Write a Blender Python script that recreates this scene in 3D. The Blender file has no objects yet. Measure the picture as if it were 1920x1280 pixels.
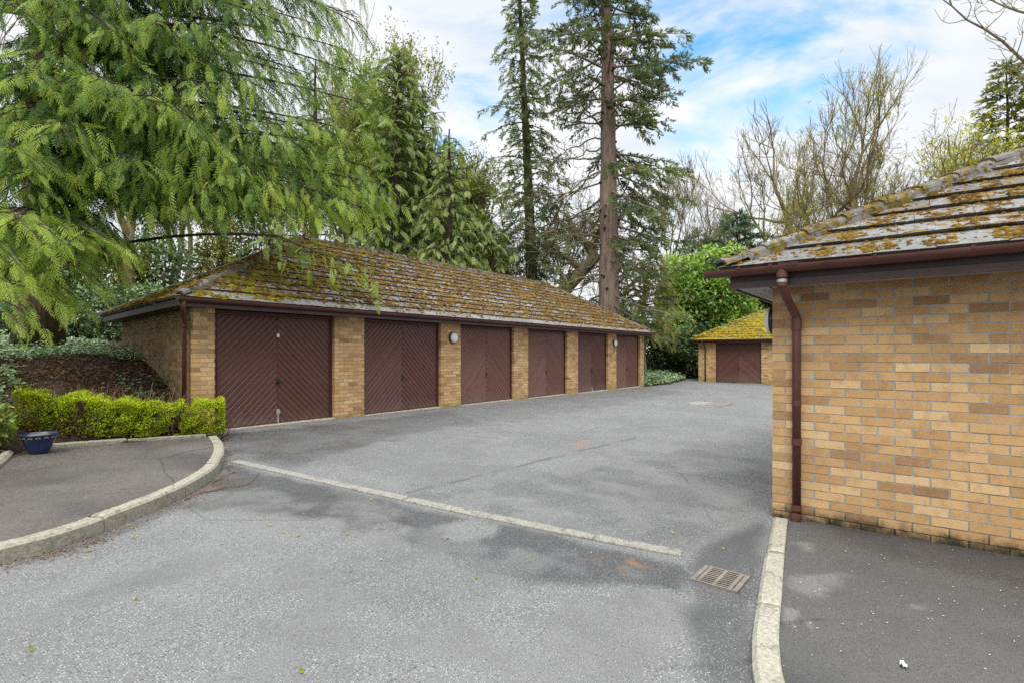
import bpy, bmesh, math, random
import numpy as np
from mathutils import Vector
R = np.random.default_rng(11)
random.seed(5)
scene = bpy.context.scene
COL = scene.collection
# ------------------------------------------------------------------ camera frame (world x runs along the garage row, y away from it)
F, CX, HY, CZ = 984.0, 960.0, 661.5, 1.46
S, K = 0.604, 0.797
def at(px, py, Z):
    X = (px - CX) / F * Z
    return np.array([S * X + K * Z, -K * X + S * Z, CZ - (py - HY) / F * Z])
def road_z(a, b):
    a = np.asarray(a, float); b = np.asarray(b, float)
    z = .14 - .0085 * (a - 4) - .0175 * (9.34 - b)
    return z - .055 * np.exp(-(((a - 2.4) / 1.5) ** 2 + ((b - .75) / .9) ** 2))
def G(px, py, dz=0.0):
    d = at(px, py, 1.0) - np.array([0, 0, CZ]); t = 5.0
    for _ in range(30):
        t = (float(road_z(d[0] * t, d[1] * t)) + dz - CZ) / d[2]
    return np.array([d[0] * t, d[1] * t, CZ + d[2] * t])
# ------------------------------------------------------------------ mesh helpers
class MB:
    def __init__(s): s.v = []; s.t = []; s.f = []; s.n = 0
    def add(s, verts, faces, tint=.5):
        verts = np.asarray(verts, float).reshape(-1, 3)
        m = len(verts)
        s.v.append(verts); s.t.append(np.broadcast_to(np.asarray(tint, float), (m,)).copy())
        if isinstance(faces, np.ndarray): s.f.append(faces + s.n)
        else:
            by = {}
            for f in faces: by.setdefault(len(f), []).append(f)
            for k in by: s.f.append(np.array(by[k]) + s.n)
        s.n += m
    def mesh(s, name, off=None, smooth=False):
        me = bpy.data.meshes.new(name)
        v = np.concatenate(s.v) if s.v else np.zeros((0, 3)); t = np.concatenate(s.t) if s.t else np.zeros(0)
        if off is not None: v = v - np.asarray(off, float)
        me.vertices.add(len(v)); me.vertices.foreach_set('co', v.astype(np.float32).ravel())
        tot = np.concatenate([np.full(len(f), f.shape[1]) for f in s.f]); idx = np.concatenate([f.ravel() for f in s.f])
        me.loops.add(len(idx)); me.loops.foreach_set('vertex_index', idx.astype(np.int32))
        me.polygons.add(len(tot)); st = np.concatenate([[0], np.cumsum(tot)[:-1]])
        me.polygons.foreach_set('loop_start', st.astype(np.int32)); me.polygons.foreach_set('loop_total', tot.astype(np.int32))
        me.polygons.foreach_set('use_smooth', np.full(len(tot), bool(smooth)))
        a = me.attributes.new('tint', 'FLOAT', 'POINT'); a.data.foreach_set('value', t.astype(np.float32))
        me.update(calc_edges=True); me.validate()
        return me
    def box(s, o, e1, n, u0, u1, d0, d1, w0, w1, tint=.5):
        o = np.asarray(o, float); e1 = np.asarray(e1, float); n = np.asarray(n, float); z = np.array([0, 0, 1.])
        P = [o + u * e1 + d * n + w * z for w in (w0, w1) for (u, d) in ((u0, d0), (u1, d0), (u1, d1), (u0, d1))]
        s.add(P, np.array([[0, 1, 2, 3], [4, 7, 6, 5], [0, 4, 5, 1], [1, 5, 6, 2], [2, 6, 7, 3], [3, 7, 4, 0]]), tint)
    def tube(s, path, rad, sides=8, tint=.5, cap=True):
        p = np.asarray(path, float); m = len(p); rad = np.broadcast_to(np.asarray(rad, float), (m,))
        T = np.gradient(p, axis=0); T /= np.linalg.norm(T, axis=1)[:, None] + 1e-9
        u = np.cross(T[0], [0, 0, 1.]) if abs(T[0][2]) < .9 else np.cross(T[0], [1., 0, 0]); u /= np.linalg.norm(u)
        U = []
        for t in T:
            u = u - t * (u @ t); u /= np.linalg.norm(u) + 1e-9; U.append(u)
        U = np.array(U); W = np.cross(T, U)
        an = np.arange(sides) * 2 * math.pi / sides
        V = p[:, None] + rad[:, None, None] * (np.cos(an)[None, :, None] * U[:, None] + np.sin(an)[None, :, None] * W[:, None])
        i = np.arange(m - 1)[:, None] * sides; j = np.arange(sides)[None]; k = (j + 1) % sides
        f = np.stack([i + j, i + k, i + sides + k, i + sides + j], -1).reshape(-1, 4)
        tt = np.repeat(np.broadcast_to(np.asarray(tint, float), (m,)), sides)
        s.add(V.reshape(-1, 3), f, tt)
        if cap:
            s.f.append(np.array([list(range(sides))[::-1]]) + s.n - m * sides); s.f.append(np.array([list(range(sides))]) + s.n - sides)
    def segs(s, P0, P1, r0, r1, sides=3, tint=.5):
        P0 = np.asarray(P0, float); P1 = np.asarray(P1, float); n = len(P0)
        if n == 0: return
        T = P1 - P0; T /= np.linalg.norm(T, axis=1)[:, None] + 1e-9
        ref = np.where(np.abs(T[:, 2:3]) < .9, np.array([[0, 0, 1.]]), np.array([[1., 0, 0]]))
        U = np.cross(T, ref); U /= np.linalg.norm(U, axis=1)[:, None] + 1e-9; W = np.cross(T, U)
        an = np.arange(sides) * 2 * math.pi / sides
        ring = np.cos(an)[None, :, None] * U[:, None] + np.sin(an)[None, :, None] * W[:, None]
        r0 = np.asarray(r0, float); r1 = np.asarray(r1, float)
        V = np.concatenate([P0[:, None] + r0[:, None, None] * ring, P1[:, None] + r1[:, None, None] * ring], 1)
        j = np.arange(sides); k = (j + 1) % sides
        f = np.stack([j, k, sides + k, sides + j], -1)
        f = (np.arange(n)[:, None, None] * 2 * sides + f[None]).reshape(-1, 4)
        s.add(V.reshape(-1, 3), f, np.repeat(np.broadcast_to(np.asarray(tint, float), (n,)), 2 * sides))
    def scatter(s, tmpl, P, ax, nr, sc, tint):
        tv, tf = tmpl; P = np.asarray(P, float); n = len(P)
        if n == 0: return
        ax = ax / (np.linalg.norm(ax, axis=1)[:, None] + 1e-9)
        side = np.cross(nr, ax); side /= np.linalg.norm(side, axis=1)[:, None] + 1e-9
        nr = np.cross(ax, side); sc = np.broadcast_to(np.asarray(sc, float), (n,))
        V = P[:, None] + sc[:, None, None] * (tv[None, :, 0:1] * ax[:, None] + tv[None, :, 1:2] * side[:, None] + tv[None, :, 2:3] * nr[:, None])
        f = (np.arange(n)[:, None, None] * len(tv) + tf[None]).reshape(-1, tf.shape[1])
        s.add(V.reshape(-1, 3), f, np.repeat(np.broadcast_to(np.asarray(tint, float), (n,)), len(tv)))
def unit(v): v = np.asarray(v, float); return v / (np.linalg.norm(v) + 1e-12)
def spline(pts, n=24):
    p = np.asarray(pts, float); p = np.vstack([2 * p[0] - p[1], p, 2 * p[-1] - p[-2]]); out = []
    m = len(p) - 3
    for x in np.linspace(0, m - 1e-6, n):
        i = int(x); t = x - i; a, b, c, d = p[i:i + 4]
        out.append(.5 * (2 * b + (c - a) * t + (2 * a - 5 * b + 4 * c - d) * t * t + (3 * b - a - 3 * c + d) * t ** 3))
    return np.array(out)
def rnd(n, s=1.0): return R.normal(0, s, (n, 3))
# value noise (for meshes)
_g = R.random((64, 64))
def vn(x, y):
    x = np.asarray(x, float); y = np.asarray(y, float)
    i = np.floor(x).astype(int); j = np.floor(y).astype(int); u = x - i; v = y - j; u = u * u * (3 - 2 * u); v = v * v * (3 - 2 * v)
    g = lambda a, b: _g[a % 64, b % 64]
    return (g(i, j) * (1 - u) + g(i + 1, j) * u) * (1 - v) + (g(i, j + 1) * (1 - u) + g(i + 1, j + 1) * u) * v
def fbm(x, y, o=4):
    t = 0; a = .5
    for k in range(o): t = t + a * vn(x * 2 ** k + 7.3 * k, y * 2 ** k + 3.1 * k); a *= .5
    return t / (1 - .5 ** o)
def sstep(x, a, b): t = np.clip((x - a) / (b - a), 0, 1); return t * t * (3 - 2 * t)
# ------------------------------------------------------------------ object helpers
def thing(name, label, cat, loc=(0, 0, 0), group=None):
    o = bpy.data.objects.new(name, None); COL.objects.link(o); o.location = loc; o.empty_display_size = .2
    o['label'] = label; o['category'] = cat
    if group: o['group'] = group
    return o
def rootloc(p):
    while p.parent: p = p.parent
    return np.array(p.location)
def part(name, mb, mat, parent, smooth=False, label=None, kind=None):
    o = bpy.data.objects.new(name, mb.mesh(name, rootloc(parent), smooth)); COL.objects.link(o); o.parent = parent
    o.data.materials.append(mat)
    if label: o['label'] = label
    if kind: o['kind'] = kind
    return o
def solo(name, mb, mat, label=None, cat=None, group=None, kind=None, smooth=False, loc=(0, 0, 0)):
    o = bpy.data.objects.new(name, mb.mesh(name, loc, smooth)); COL.objects.link(o); o.location = loc
    o.data.materials.append(mat)
    if label: o['label'] = label
    if cat: o['category'] = cat
    if group: o['group'] = group
    if kind: o['kind'] = kind
    return o
# ------------------------------------------------------------------ materials
class NT:
    def __init__(s, name):
        s.m = bpy.data.materials.new(name); s.m.use_nodes = True; s.t = s.m.node_tree; s.t.nodes.clear()
        s.out = s.t.nodes.new('ShaderNodeOutputMaterial')
    def n(s, typ, ins=None, **kw):
        nd = s.t.nodes.new('ShaderNode' + typ)
        for k, v in kw.items(): setattr(nd, k, v)
        for k, v in (ins or {}).items(): s.set(nd.inputs[k], v)
        return nd
    def set(s, sock, v):
        if isinstance(v, bpy.types.NodeSocket): s.t.links.new(v, sock)
        elif isinstance(v, bpy.types.Node): s.t.links.new(v.outputs[0], sock)
        else:
            if isinstance(v, tuple) and len(v) == 3 and sock.type == 'RGBA': v = (*v, 1)
            sock.default_value = v
    def pos(s): return s.n('NewGeometry').outputs['Position']
    def tint(s): return s.n('Attribute', attribute_name='tint').outputs['Fac']
    def attr(s, nm): return s.n('Attribute', attribute_name=nm).outputs['Fac']
    def noise(s, scale, detail=4, rough=.55, vec=None): return s.n('TexNoise', {'Vector': vec if vec is not None else s.pos(), 'Scale': scale, 'Detail': detail, 'Roughness': rough}).outputs['Fac']
    def ramp(s, fac, stops, interp='LINEAR'):
        nd = s.n('ValToRGB', {'Fac': fac}); cr = nd.color_ramp; cr.interpolation = interp
        while len(cr.elements) < len(stops): cr.elements.new(.5)
        for e, (p, c) in zip(cr.elements, stops): e.position = p; e.color = (*c, 1) if len(c) == 3 else c
        return nd.outputs[0]
    def mix(s, fac, a, b, blend='MIX'):
        nd = s.n('Mix', data_type='RGBA', blend_type=blend)
        for i, v in ((0, fac), (6, a), (7, b)): s.set(nd.inputs[i], v)
        return nd.outputs[2]
    def math(s, op, a, b=0.0, clamp=False):
        nd = s.n('Math', operation=op, use_clamp=clamp); s.set(nd.inputs[0], a); s.set(nd.inputs[1], b); return nd.outputs[0]
    def step(s, x, a, b): return s.n('MapRange', {'Value': x, 'From Min': a, 'From Max': b}, interpolation_type='SMOOTHSTEP').outputs[0]
    def bump(s, h, strength=.4, dist=.01, normal=None):
        d = {'Height': h, 'Strength': strength, 'Distance': dist}
        if normal is not None: d['Normal'] = normal
        return s.n('Bump', d).outputs[0]
    def fin(s, color, rough=.8, normal=None, spec=.3, metal=0.0):
        d = {'Base Color': color, 'Roughness': rough, 'Specular IOR Level': spec, 'Metallic': metal}
        if normal is not None: d['Normal'] = normal
        b = s.n('BsdfPrincipled', d); s.t.links.new(b.outputs[0], s.out.inputs[0]); return s.m
def foliage(name, dark, mid, light, trans=.35, rough=.55, spec=.25, nscale=1.3):
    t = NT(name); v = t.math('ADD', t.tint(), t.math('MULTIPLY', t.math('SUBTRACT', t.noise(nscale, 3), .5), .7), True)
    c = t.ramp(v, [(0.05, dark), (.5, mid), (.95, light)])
    p = t.n('BsdfPrincipled', {'Base Color': c, 'Roughness': rough, 'Specular IOR Level': spec})
    tr = t.n('BsdfTranslucent', {'Color': t.mix(1.0, c, (1.15, 1.15, .55), 'MULTIPLY')})
    mx = t.n('MixShader', {0: trans, 1: p, 2: tr}); t.t.links.new(mx.outputs[0], t.out.inputs[0]); return t.m
def bark(name, c1, c2, moss=None, mossamt=.5, sc=6):
    t = NT(name); g = t.pos(); st = t.n('Mapping', {'Vector': g, 'Scale': (sc * 3, sc * 3, sc * .5)})
    n = t.noise(1.0, 5, .65, st.outputs[0]); c = t.ramp(n, [(.3, c1), (.7, c2)])
    if moss: c = t.mix(t.step(t.noise(1.7, 4), 1 - mossamt - .12, 1 - mossamt + .12), c, moss)
    return t.fin(c, .9, t.bump(n, .9, .03), .15)
def plain(name, c, rough=.5, var=.25, sc=20, spec=.4, metal=0.0, bump=.0):
    t = NT(name); n = t.noise(sc, 5, .6); n2 = t.noise(sc * .12, 3)
    f = t.math('ADD', t.math('MULTIPLY', n, .5), t.math('MULTIPLY', n2, .5))
    lo = tuple(x * (1 - var) for x in c); hi = tuple(min(1, x * (1 + var)) for x in c)
    return t.fin(t.ramp(f, [(.35, lo), (.65, hi)]), rough, t.bump(n, bump, .004) if bump else None, spec, metal)
def brick_mat(name, moss=False, dirty=False, dim=1.0):
    t = NT(name); g = t.pos()
    c = t.ramp(t.tint(), [(0, (.16, .085, .045)), (.18, (.31, .18, .095)), (.4, (.46, .275, .125)), (.65, (.57, .365, .175)), (1, (.66, .475, .26))])
    n = t.noise(55, 4, .7); pit = t.noise(230, 2, .5)
    c = t.mix(t.math('MULTIPLY', t.step(n, .35, .75), .45), c, t.mix(.5, c, (.62, .44, .22)))
    c = t.mix(t.math('MULTIPLY', t.step(pit, .64, .74), .55), c, (.12, .06, .03))
    c = t.mix(t.math('MULTIPLY', t.step(t.noise(13, 3, .6), .48, .7), .5), c, t.mix(.55, c, (.25, .12, .05)))
    c = t.mix(t.math('MULTIPLY', t.step(t.noise(2.2, 4), .45, .8), .4), c, t.mix(.6, c, (.15, .1, .06)))
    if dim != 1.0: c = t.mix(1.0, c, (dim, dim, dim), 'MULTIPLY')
    sep = t.n('SeparateXYZ', {0: g}).outputs[2]
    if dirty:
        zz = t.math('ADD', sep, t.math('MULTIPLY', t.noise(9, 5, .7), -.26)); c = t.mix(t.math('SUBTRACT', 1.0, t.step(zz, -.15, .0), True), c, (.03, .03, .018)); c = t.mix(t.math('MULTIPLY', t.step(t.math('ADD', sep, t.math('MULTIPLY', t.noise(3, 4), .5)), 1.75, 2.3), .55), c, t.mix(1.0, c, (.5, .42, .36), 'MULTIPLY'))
    else:
        zz = t.math('ADD', sep, t.math('MULTIPLY', t.noise(5, 4, .7), -.5)); c = t.mix(t.math('MULTIPLY', t.math('SUBTRACT', 1.0, t.step(zz, -.25, .05), True), .55), c, (.22, .19, .05))
    return t.fin(c, .9, t.bump(t.math('SUBTRACT', n, t.step(pit, .6, .75)), .5, .004), .15)
def asphalt(name, base, chip, chipamt, sc=70, dirt=(.06, .048, .036)):
    t = NT(name); g = t.pos()
    vor = t.n('TexVoronoi', {'Vector': g, 'Scale': sc, 'Randomness': 1.0}); vr = t.n('SeparateColor', {0: vor.outputs['Color']}).outputs[0]
    vor2 = t.n('TexVoronoi', {'Vector': g, 'Scale': sc * .55}); vr2 = t.n('SeparateColor', {0: vor2.outputs['Color']}).outputs[1]
    fine = t.noise(sc * 2.2, 3, .7); big = t.noise(.55, 5, .6); mid = t.noise(3.1, 5, .65)
    lo = tuple(x * .82 for x in base); hi = tuple(x * 1.15 for x in base)
    c = t.ramp(t.math('ADD', t.math('MULTIPLY', big, .5), t.math('MULTIPLY', mid, .5)), [(.36, lo), (.64, hi)])
    c = t.mix(t.math('MULTIPLY', t.step(fine, .35, .7), .45), c, t.mix(.55, c, (.02, .02, .022)))
    dark = t.attr('dark'); chipf = t.attr('chip')
    c = t.mix(t.math('MULTIPLY', dark, .78), c, (.034, .035, .038))
    dist = vor.outputs['Distance']; inst = t.math('SUBTRACT', 1.0, t.step(dist, .36, .62)); ch = lambda k: tuple(x * k for x in chip)
    st = t.ramp(vr, [(0, ch(.2)), (.2, ch(.42)), (.45, ch(.72)), (.7, ch(.92)), (1, ch(1.12))])
    st = t.mix(t.math('MULTIPLY', dark, .5), st, (.05, .05, .054))
    c = t.mix(t.math('MULTIPLY', t.math('MULTIPLY', inst, chipf), t.ramp(vr2, [(1 - chipamt - .2, (0, 0, 0)), (1 - chipamt + .1, (1, 1, 1))])), c, st)
    c = t.mix(t.attr('rust'), c, t.mix(.5, c, (.36, .17, .06)))
    c = t.mix(t.math('MULTIPLY', t.attr('soil'), t.step(t.noise(26, 5, .75), .38, .6)), c, dirt)
    crk = t.n('TexVoronoi', {'Vector': t.n('Mapping', {'Vector': t.mix(.12, g, t.n('TexNoise', {'Vector': g, 'Scale': 2.5, 'Detail': 4.0}).outputs['Color']), 'Scale': (.42, .42, .42)}).outputs[0], 'Scale': 1.0}, feature='DISTANCE_TO_EDGE').outputs['Distance']
    c = t.mix(t.math('MULTIPLY', t.math('SUBTRACT', 1.0, t.step(crk, .001, .006)), t.math('MULTIPLY', t.step(big, .50, .58), .55)), c, (.035, .034, .03))
    h = t.math('ADD', t.math('MULTIPLY', inst, t.math('MULTIPLY', vr, .8)), t.math('MULTIPLY', fine, .5))
    return t.fin(c, t.math('SUBTRACT', .82, t.math('MULTIPLY', dark, .2)), t.bump(h, .9, .008), .3)
def stone(name, c, moss=(.16, .17, .04), amt=.3):
    t = NT(name); n = t.noise(45, 5, .7); n2 = t.noise(4, 4)
    col = t.ramp(n, [(.3, tuple(x * .55 for x in c)), (.5, c), (.72, tuple(min(1, x * 1.35) for x in c))])
    col = t.mix(t.math('MULTIPLY', t.step(n2, 1 - amt - .15, 1 - amt + .2), .6), col, moss)
    col = t.mix(t.math('MULTIPLY', t.step(t.noise(9, 5, .75), .5, .68), .65), col, (.085, .08, .065))
    return t.fin(col, .9, t.bump(n, .7, .006), .2)
def tile_mat(name, base, mossc, amt):
    t = NT(name); n = t.noise(60, 4, .7); b = t.ramp(t.tint(), [(0, tuple(x * .7 for x in base)), (1, tuple(x * 1.3 for x in base))])
    c = t.mix(t.math('MULTIPLY', t.step(n, .4, .7), .5), b, t.mix(.5, b, (.04, .04, .04)))
    c = t.mix(t.math('MULTIPLY', t.step(t.noise(30, 3), .62, .68), .6), c, (.5, .5, .46))
    m = t.step(t.math('ADD', t.noise(9, 5, .7), t.math('MULTIPLY', t.noise(1.1, 2), .5)), .95 - amt, 1.07 - amt)
    mc = t.ramp(t.noise(14, 4, .7), [(.3, tuple(x * .35 for x in mossc)), (.55, mossc), (.75, (mossc[0] * 1.5, mossc[1] * 1.5, mossc[2]))])
    return t.fin(t.mix(m, c, mc), .9, t.bump(t.math('ADD', n, m), .6, .01), .15)
M = {}
M['brick'] = brick_mat('buff_brick'); M['brick_near'] = brick_mat('buff_brick_near', dirty=True); M['brick_side'] = brick_mat('buff_brick_tree_shaded', dim=.45)  # side copy is dimmed evenly, painting the shade of the trees into the brick
def dirty_mortar():
    t = NT('mortar_dirty_base'); n = t.noise(60, 4, .7); c = t.ramp(n, [(.35, (.25, .255, .24)), (.65, (.36, .365, .35))]); z = t.n('SeparateXYZ', {0: t.pos()}).outputs[2]
    zz = t.math('ADD', z, t.math('MULTIPLY', t.noise(9, 5, .7), -.26)); c = t.mix(t.math('SUBTRACT', 1.0, t.step(zz, -.12, .08), True), c, (.03, .03, .018)); return t.fin(c, .95, None, .1)
M['mortar_near'] = dirty_mortar()
M['mortar'] = plain('mortar', (.31, .32, .31), .95, .2, 60, .1); M['mortar_pale'] = plain('pale_mortar', (.42, .37, .28), .95, .2, 60, .1)
M['door'] = plain('maroon_paint', (.122, .05, .039), .42, .28, 7, .4, bump=.2)
def door_mat():
    t = NT('maroon_door_paint'); n = t.noise(7, 5, .6); n2 = t.noise(70, 4, .7); z = t.n('SeparateXYZ', {0: t.pos()}).outputs[2]
    c = t.ramp(t.math('ADD', t.math('MULTIPLY', n, .5), t.math('MULTIPLY', t.tint(), .5)), [(.25, (.095, .038, .030)), (.5, (.128, .053, .041)), (.75, (.17, .076, .06))])
    c = t.mix(t.math('MULTIPLY', t.step(n2, .55, .75), .35), c, (.2, .11, .09)); g = t.math('ADD', z, t.math('MULTIPLY', t.noise(5, 4, .7), -.5))
    c = t.mix(t.math('MULTIPLY', t.math('SUBTRACT', 1.0, t.step(g, -.18, .22), True), .5), c, (.14, .105, .085))
    return t.fin(c, t.math('ADD', .38, t.math('MULTIPLY', n, .15)), t.bump(n2, .2, .003), .4)
M['door'] = door_mat()
M['frame'] = plain('maroon_frame', (.08, .03, .025), .45, .2, 30, .35)
M['fascia'] = plain('fascia_paint', (.05, .028, .028), .5, .25, 18, .35)
M['fascia_low'] = plain('fascia_edge_paint', (.085, .052, .05), .45, .2, 18, .35)
M['gutter'] = plain('brown_plastic', (.095, .037, .029), .42, .3, 7, .4)
M['soffit'] = plain('soffit_board', (.42, .41, .39), .7, .15, 12, .3)
M['black'] = plain('black_plastic', (.012, .012, .013), .35, .2, 30, .5)
M['white'] = plain('opal_glass', (.72, .76, .78), .25, .05, 8, .5)
M['steel'] = plain('worn_steel', (.45, .45, .44), .4, .25, 90, .5, .6)
M['iron'] = plain('wrought_iron', (.02, .02, .022), .5, .3, 60, .4, .3)
M['grate'] = plain('weathered_cast_iron', (.2, .172, .145), .7, .3, 70, .35, .15, .4)
M['pit'] = plain('drain_hole_shade', (.008, .008, .008), .9, .3, 20, .1)
M['tile'] = tile_mat('grey_mossy_tile', (.21, .205, .2), (.2, .12, .03), .10)
M['tile_near'] = tile_mat('grey_tile', (.19, .192, .188), (.19, .115, .03), .2)
M['tile_far'] = tile_mat('yellow_mossy_tile', (.2, .18, .11), (.28, .21, .02), .3)
M['ridge'] = tile_mat('ridge_tile', (.19, .18, .175), (.16, .12, .03), .24)
def moss_mat(name, a, b, c):
    t = NT(name); v = t.math('ADD', t.tint(), t.math('MULTIPLY', t.math('SUBTRACT', t.noise(.9, 4), .5), .9), True)
    col = t.ramp(v, [(.1, a), (.5, b), (.9, c)]); n = t.noise(160, 3, .7)
    return t.fin(t.mix(t.step(n, .4, .65), t.mix(.5, col, (.03, .02, .008)), col), .95, t.bump(n, 1.0, .012), .1)
M['moss'] = moss_mat('roof_moss', (.08, .045, .016), (.225, .13, .03), (.35, .235, .05))
M['moss_near'] = moss_mat('orange_moss', (.07, .037, .013), (.215, .12, .024), (.36, .235, .04))
M['moss_far'] = moss_mat('yellow_moss', (.15, .10, .012), (.36, .26, .02), (.52, .42, .035))
M['moss_green'] = moss_mat('green_moss', (.10, .08, .012), (.24, .2, .02), (.36, .33, .03))
M['road'] = asphalt('road_asphalt', (.19, .19, .187), (.325, .33, .33), .85, 84)
M['pave'] = asphalt('pavement_asphalt', (.2, .195, .185), (.25, .24, .225), .4, 110)
M['pave_left'] = asphalt('footway_asphalt', (.14, .128, .115), (.26, .245, .22), .45, 95)
M['kerb'] = stone('granite_kerb', (.30, .28, .225), (.13, .13, .05), .35); M['kerb_near'] = stone('granite_kerb_buff', (.34, .32, .262), (.19, .18, .08), .35)
M['strip'] = stone('channel_stone', (.26, .25, .22), (.16, .15, .08), .3); M['sill'] = stone('concrete_sill', (.5, .44, .33), (.2, .2, .06), .1)
M['edging'] = stone('edging_stone', (.27, .255, .2), (.12, .13, .04), .4)
M['bark_cedar'] = bark('cedar_bark', (.05, .032, .022), (.15, .1, .07)); M['bark_red'] = bark('redwood_bark', (.12, .08, .065), (.36, .27, .22), sc=2.2)
M['bark_moss'] = bark('mossy_bark', (.11, .095, .07), (.24, .2, .15), (.25, .21, .075), .5); M['bark_grey'] = bark('grey_bark', (.12, .10, .08), (.27, .225, .175), (.25, .22, .09), .45)
M['bark_dark'] = bark('dark_bark', (.03, .025, .02), (.09, .07, .055)); M['twig'] = plain('brown_twig', (.13, .085, .055), .9, .4, 6, .1)
M['bark_ivy'] = bark('ivy_bark', (.05, .045, .025), (.14, .12, .06), (.06, .08, .02), .5)
M['cedar'] = foliage('cedar_fronds', (.022, .062, .021), (.12, .235, .048), (.38, .49, .085), .42)
M['cyp'] = foliage('cypress_fronds', (.075, .12, .04), (.24, .32, .10), (.42, .5, .19), .45)
M['redw'] = foliage('redwood_needles', (.04, .06, .028), (.12, .165, .065), (.24, .285, .12), .35)
M['slim'] = foliage('ivy_dark_needles', (.05, .075, .04), (.145, .195, .095), (.27, .32, .15), .4)
M['olive'] = foliage('olive_needles', (.06, .07, .016), (.19, .21, .045), (.34, .335, .08), .38)
M['ivyoak'] = foliage('olive_leaves', (.07, .085, .02), (.2, .225, .05), (.33, .35, .08), .4)
M['pinegrn'] = foliage('blue_green_needles', (.025, .05, .03), (.075, .125, .065), (.16, .22, .11), .25)
M['midgreen'] = foliage('mid_green_leaves', (.065, .10, .026), (.21, .27, .065), (.38, .44, .14), .42)
M['laurel'] = foliage('laurel_leaves', (.04, .1, .02), (.17, .32, .05), (.38, .52, .12), .3, .35, .5)
M['laurel_dk'] = foliage('dark_laurel_leaves', (.012, .032, .012), (.045, .1, .025), (.14, .24, .05), .25, .35, .5)
M['hedge'] = foliage('golden_privet', (.14, .17, .012), (.40, .50, .022), (.62, .70, .05), .4, nscale=4)
M['ivy'] = foliage('ivy_leaves', (.025, .06, .02), (.09, .18, .055), (.24, .35, .15), .2, .28, .6)
M['ivy_pale'] = foliage('pale_ivy_leaves', (.06, .12, .05), (.2, .32, .14), (.42, .52, .3), .2, .28, .6)
M['yel'] = foliage('young_leaves', (.22, .24, .02), (.42, .43, .03), (.6, .58, .05), .5)
M['redleaf'] = foliage('pieris_leaves', (.09, .14, .03), (.2, .32, .06), (.42, .25, .12), .3, .4, .45)
M['litter'] = foliage('dry_leaves', (.06, .035, .02), (.22, .11, .05), (.42, .25, .12), .2)
def soil():
    t = NT('bank_soil'); n = t.noise(18, 6, .75); n2 = t.noise(60, 4, .7)
    c = t.ramp(n, [(.3, (.018, .012, .009)), (.55, (.06, .042, .03)), (.75, (.13, .095, .065))])
    c = t.mix(t.step(t.noise(.8, 4), .5, .68), c, t.mix(.5, c, (.035, .05, .018)))
    return t.fin(c, .95, t.bump(t.math('ADD', n, n2), 1.0, .03), .1)
M['soil'] = soil()
M['pot'] = plain('blue_glaze', (.014, .026, .085), .3, .5, 14, .5); M['potmotif'] = plain('pot_painted_motif', (.5, .42, .28), .4, .2, 30)
M['potsoil'] = plain('pot_moss', (.17, .13, .03), .95, .5, 30, .1, bump=.8)
# ------------------------------------------------------------------ world, sun, camera
w = bpy.data.worlds.new('World'); scene.world = w; w.use_nodes = True; nt = w.node_tree; nt.nodes.clear()
def wn(t, **k):
    n = nt.nodes.new('ShaderNode' + t)
    for a, b in k.items(): setattr(n, a, b)
    return n
L = nt.links.new
sky = wn('TexSky', sky_type='NISHITA', sun_disc=False, sun_elevation=math.radians(48), sun_rotation=math.radians(245), air_density=1.0, dust_density=.6, ozone_density=1.6)
tc = wn('TexCoord'); sx = wn('SeparateXYZ'); L(tc.outputs['Generated'], sx.inputs[0])
zc = wn('Math', operation='MAXIMUM'); L(sx.outputs[2], zc.inputs[0]); zc.inputs[1].default_value = 0.0
za = wn('Math', operation='ADD'); L(zc.outputs[0], za.inputs[0]); za.inputs[1].default_value = .25
dv = wn('VectorMath', operation='DIVIDE'); L(tc.outputs['Generated'], dv.inputs[0]); cb = wn('CombineXYZ')
for i in range(3): L(za.outputs[0], cb.inputs[i])
L(cb.outputs[0], dv.inputs[1])
mp = wn('CombineXYZ')
for i, (vec, k) in enumerate((((S, -K, 0), .75), ((K, S, 0), 1.25))):
    dp_ = wn('VectorMath', operation='DOT_PRODUCT'); L(dv.outputs[0], dp_.inputs[0]); dp_.inputs[1].default_value = tuple(q * k for q in vec); L(dp_.outputs['Value'], mp.inputs[i])
mp.inputs[2].default_value = 3.7
no = wn('TexNoise'); L(mp.outputs[0], no.inputs['Vector']); no.inputs['Scale'].default_value = 2.2; no.inputs['Detail'].default_value = 9; no.inputs['Roughness'].default_value = .58; no.inputs['Distortion'].default_value = .5
def blob(px, py, lo, hi):
    d = unit(at(px, py, 1.0) - np.array([0, 0, CZ])); dt = wn('VectorMath', operation='DOT_PRODUCT'); L(tc.outputs['Generated'], dt.inputs[0]); dt.inputs[1].default_value = d
    mr = wn('MapRange', interpolation_type='SMOOTHSTEP'); L(dt.outputs['Value'], mr.inputs[0]); mr.inputs[1].default_value = lo; mr.inputs[2].default_value = hi
    return mr.outputs[0]
def wmath(op, a, b):
    n = wn('Math', operation=op)
    for i, v in ((0, a), (1, b)):
        if isinstance(v, (int, float)): n.inputs[i].default_value = v
        else: L(v, n.inputs[i])
    return n.outputs[0]
bl = wmath('ADD', wmath('MULTIPLY', blob(1430, -10, .945, .999), .25), wmath('MULTIPLY', blob(800, 40, .94, .998), .21))
cl = wmath('SUBTRACT', wmath('ADD', no.outputs['Fac'], .30), bl)
cr = wn('MapRange', interpolation_type='SMOOTHSTEP'); L(cl, cr.inputs[0]); cr.inputs[1].default_value = .40; cr.inputs[2].default_value = .66
skm = wn('Mix', data_type='RGBA', blend_type='MULTIPLY'); skm.inputs[0].default_value = 1.0; L(sky.outputs[0], skm.inputs[6]); skm.inputs[7].default_value = (.125, .265, .31, 1)
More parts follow.
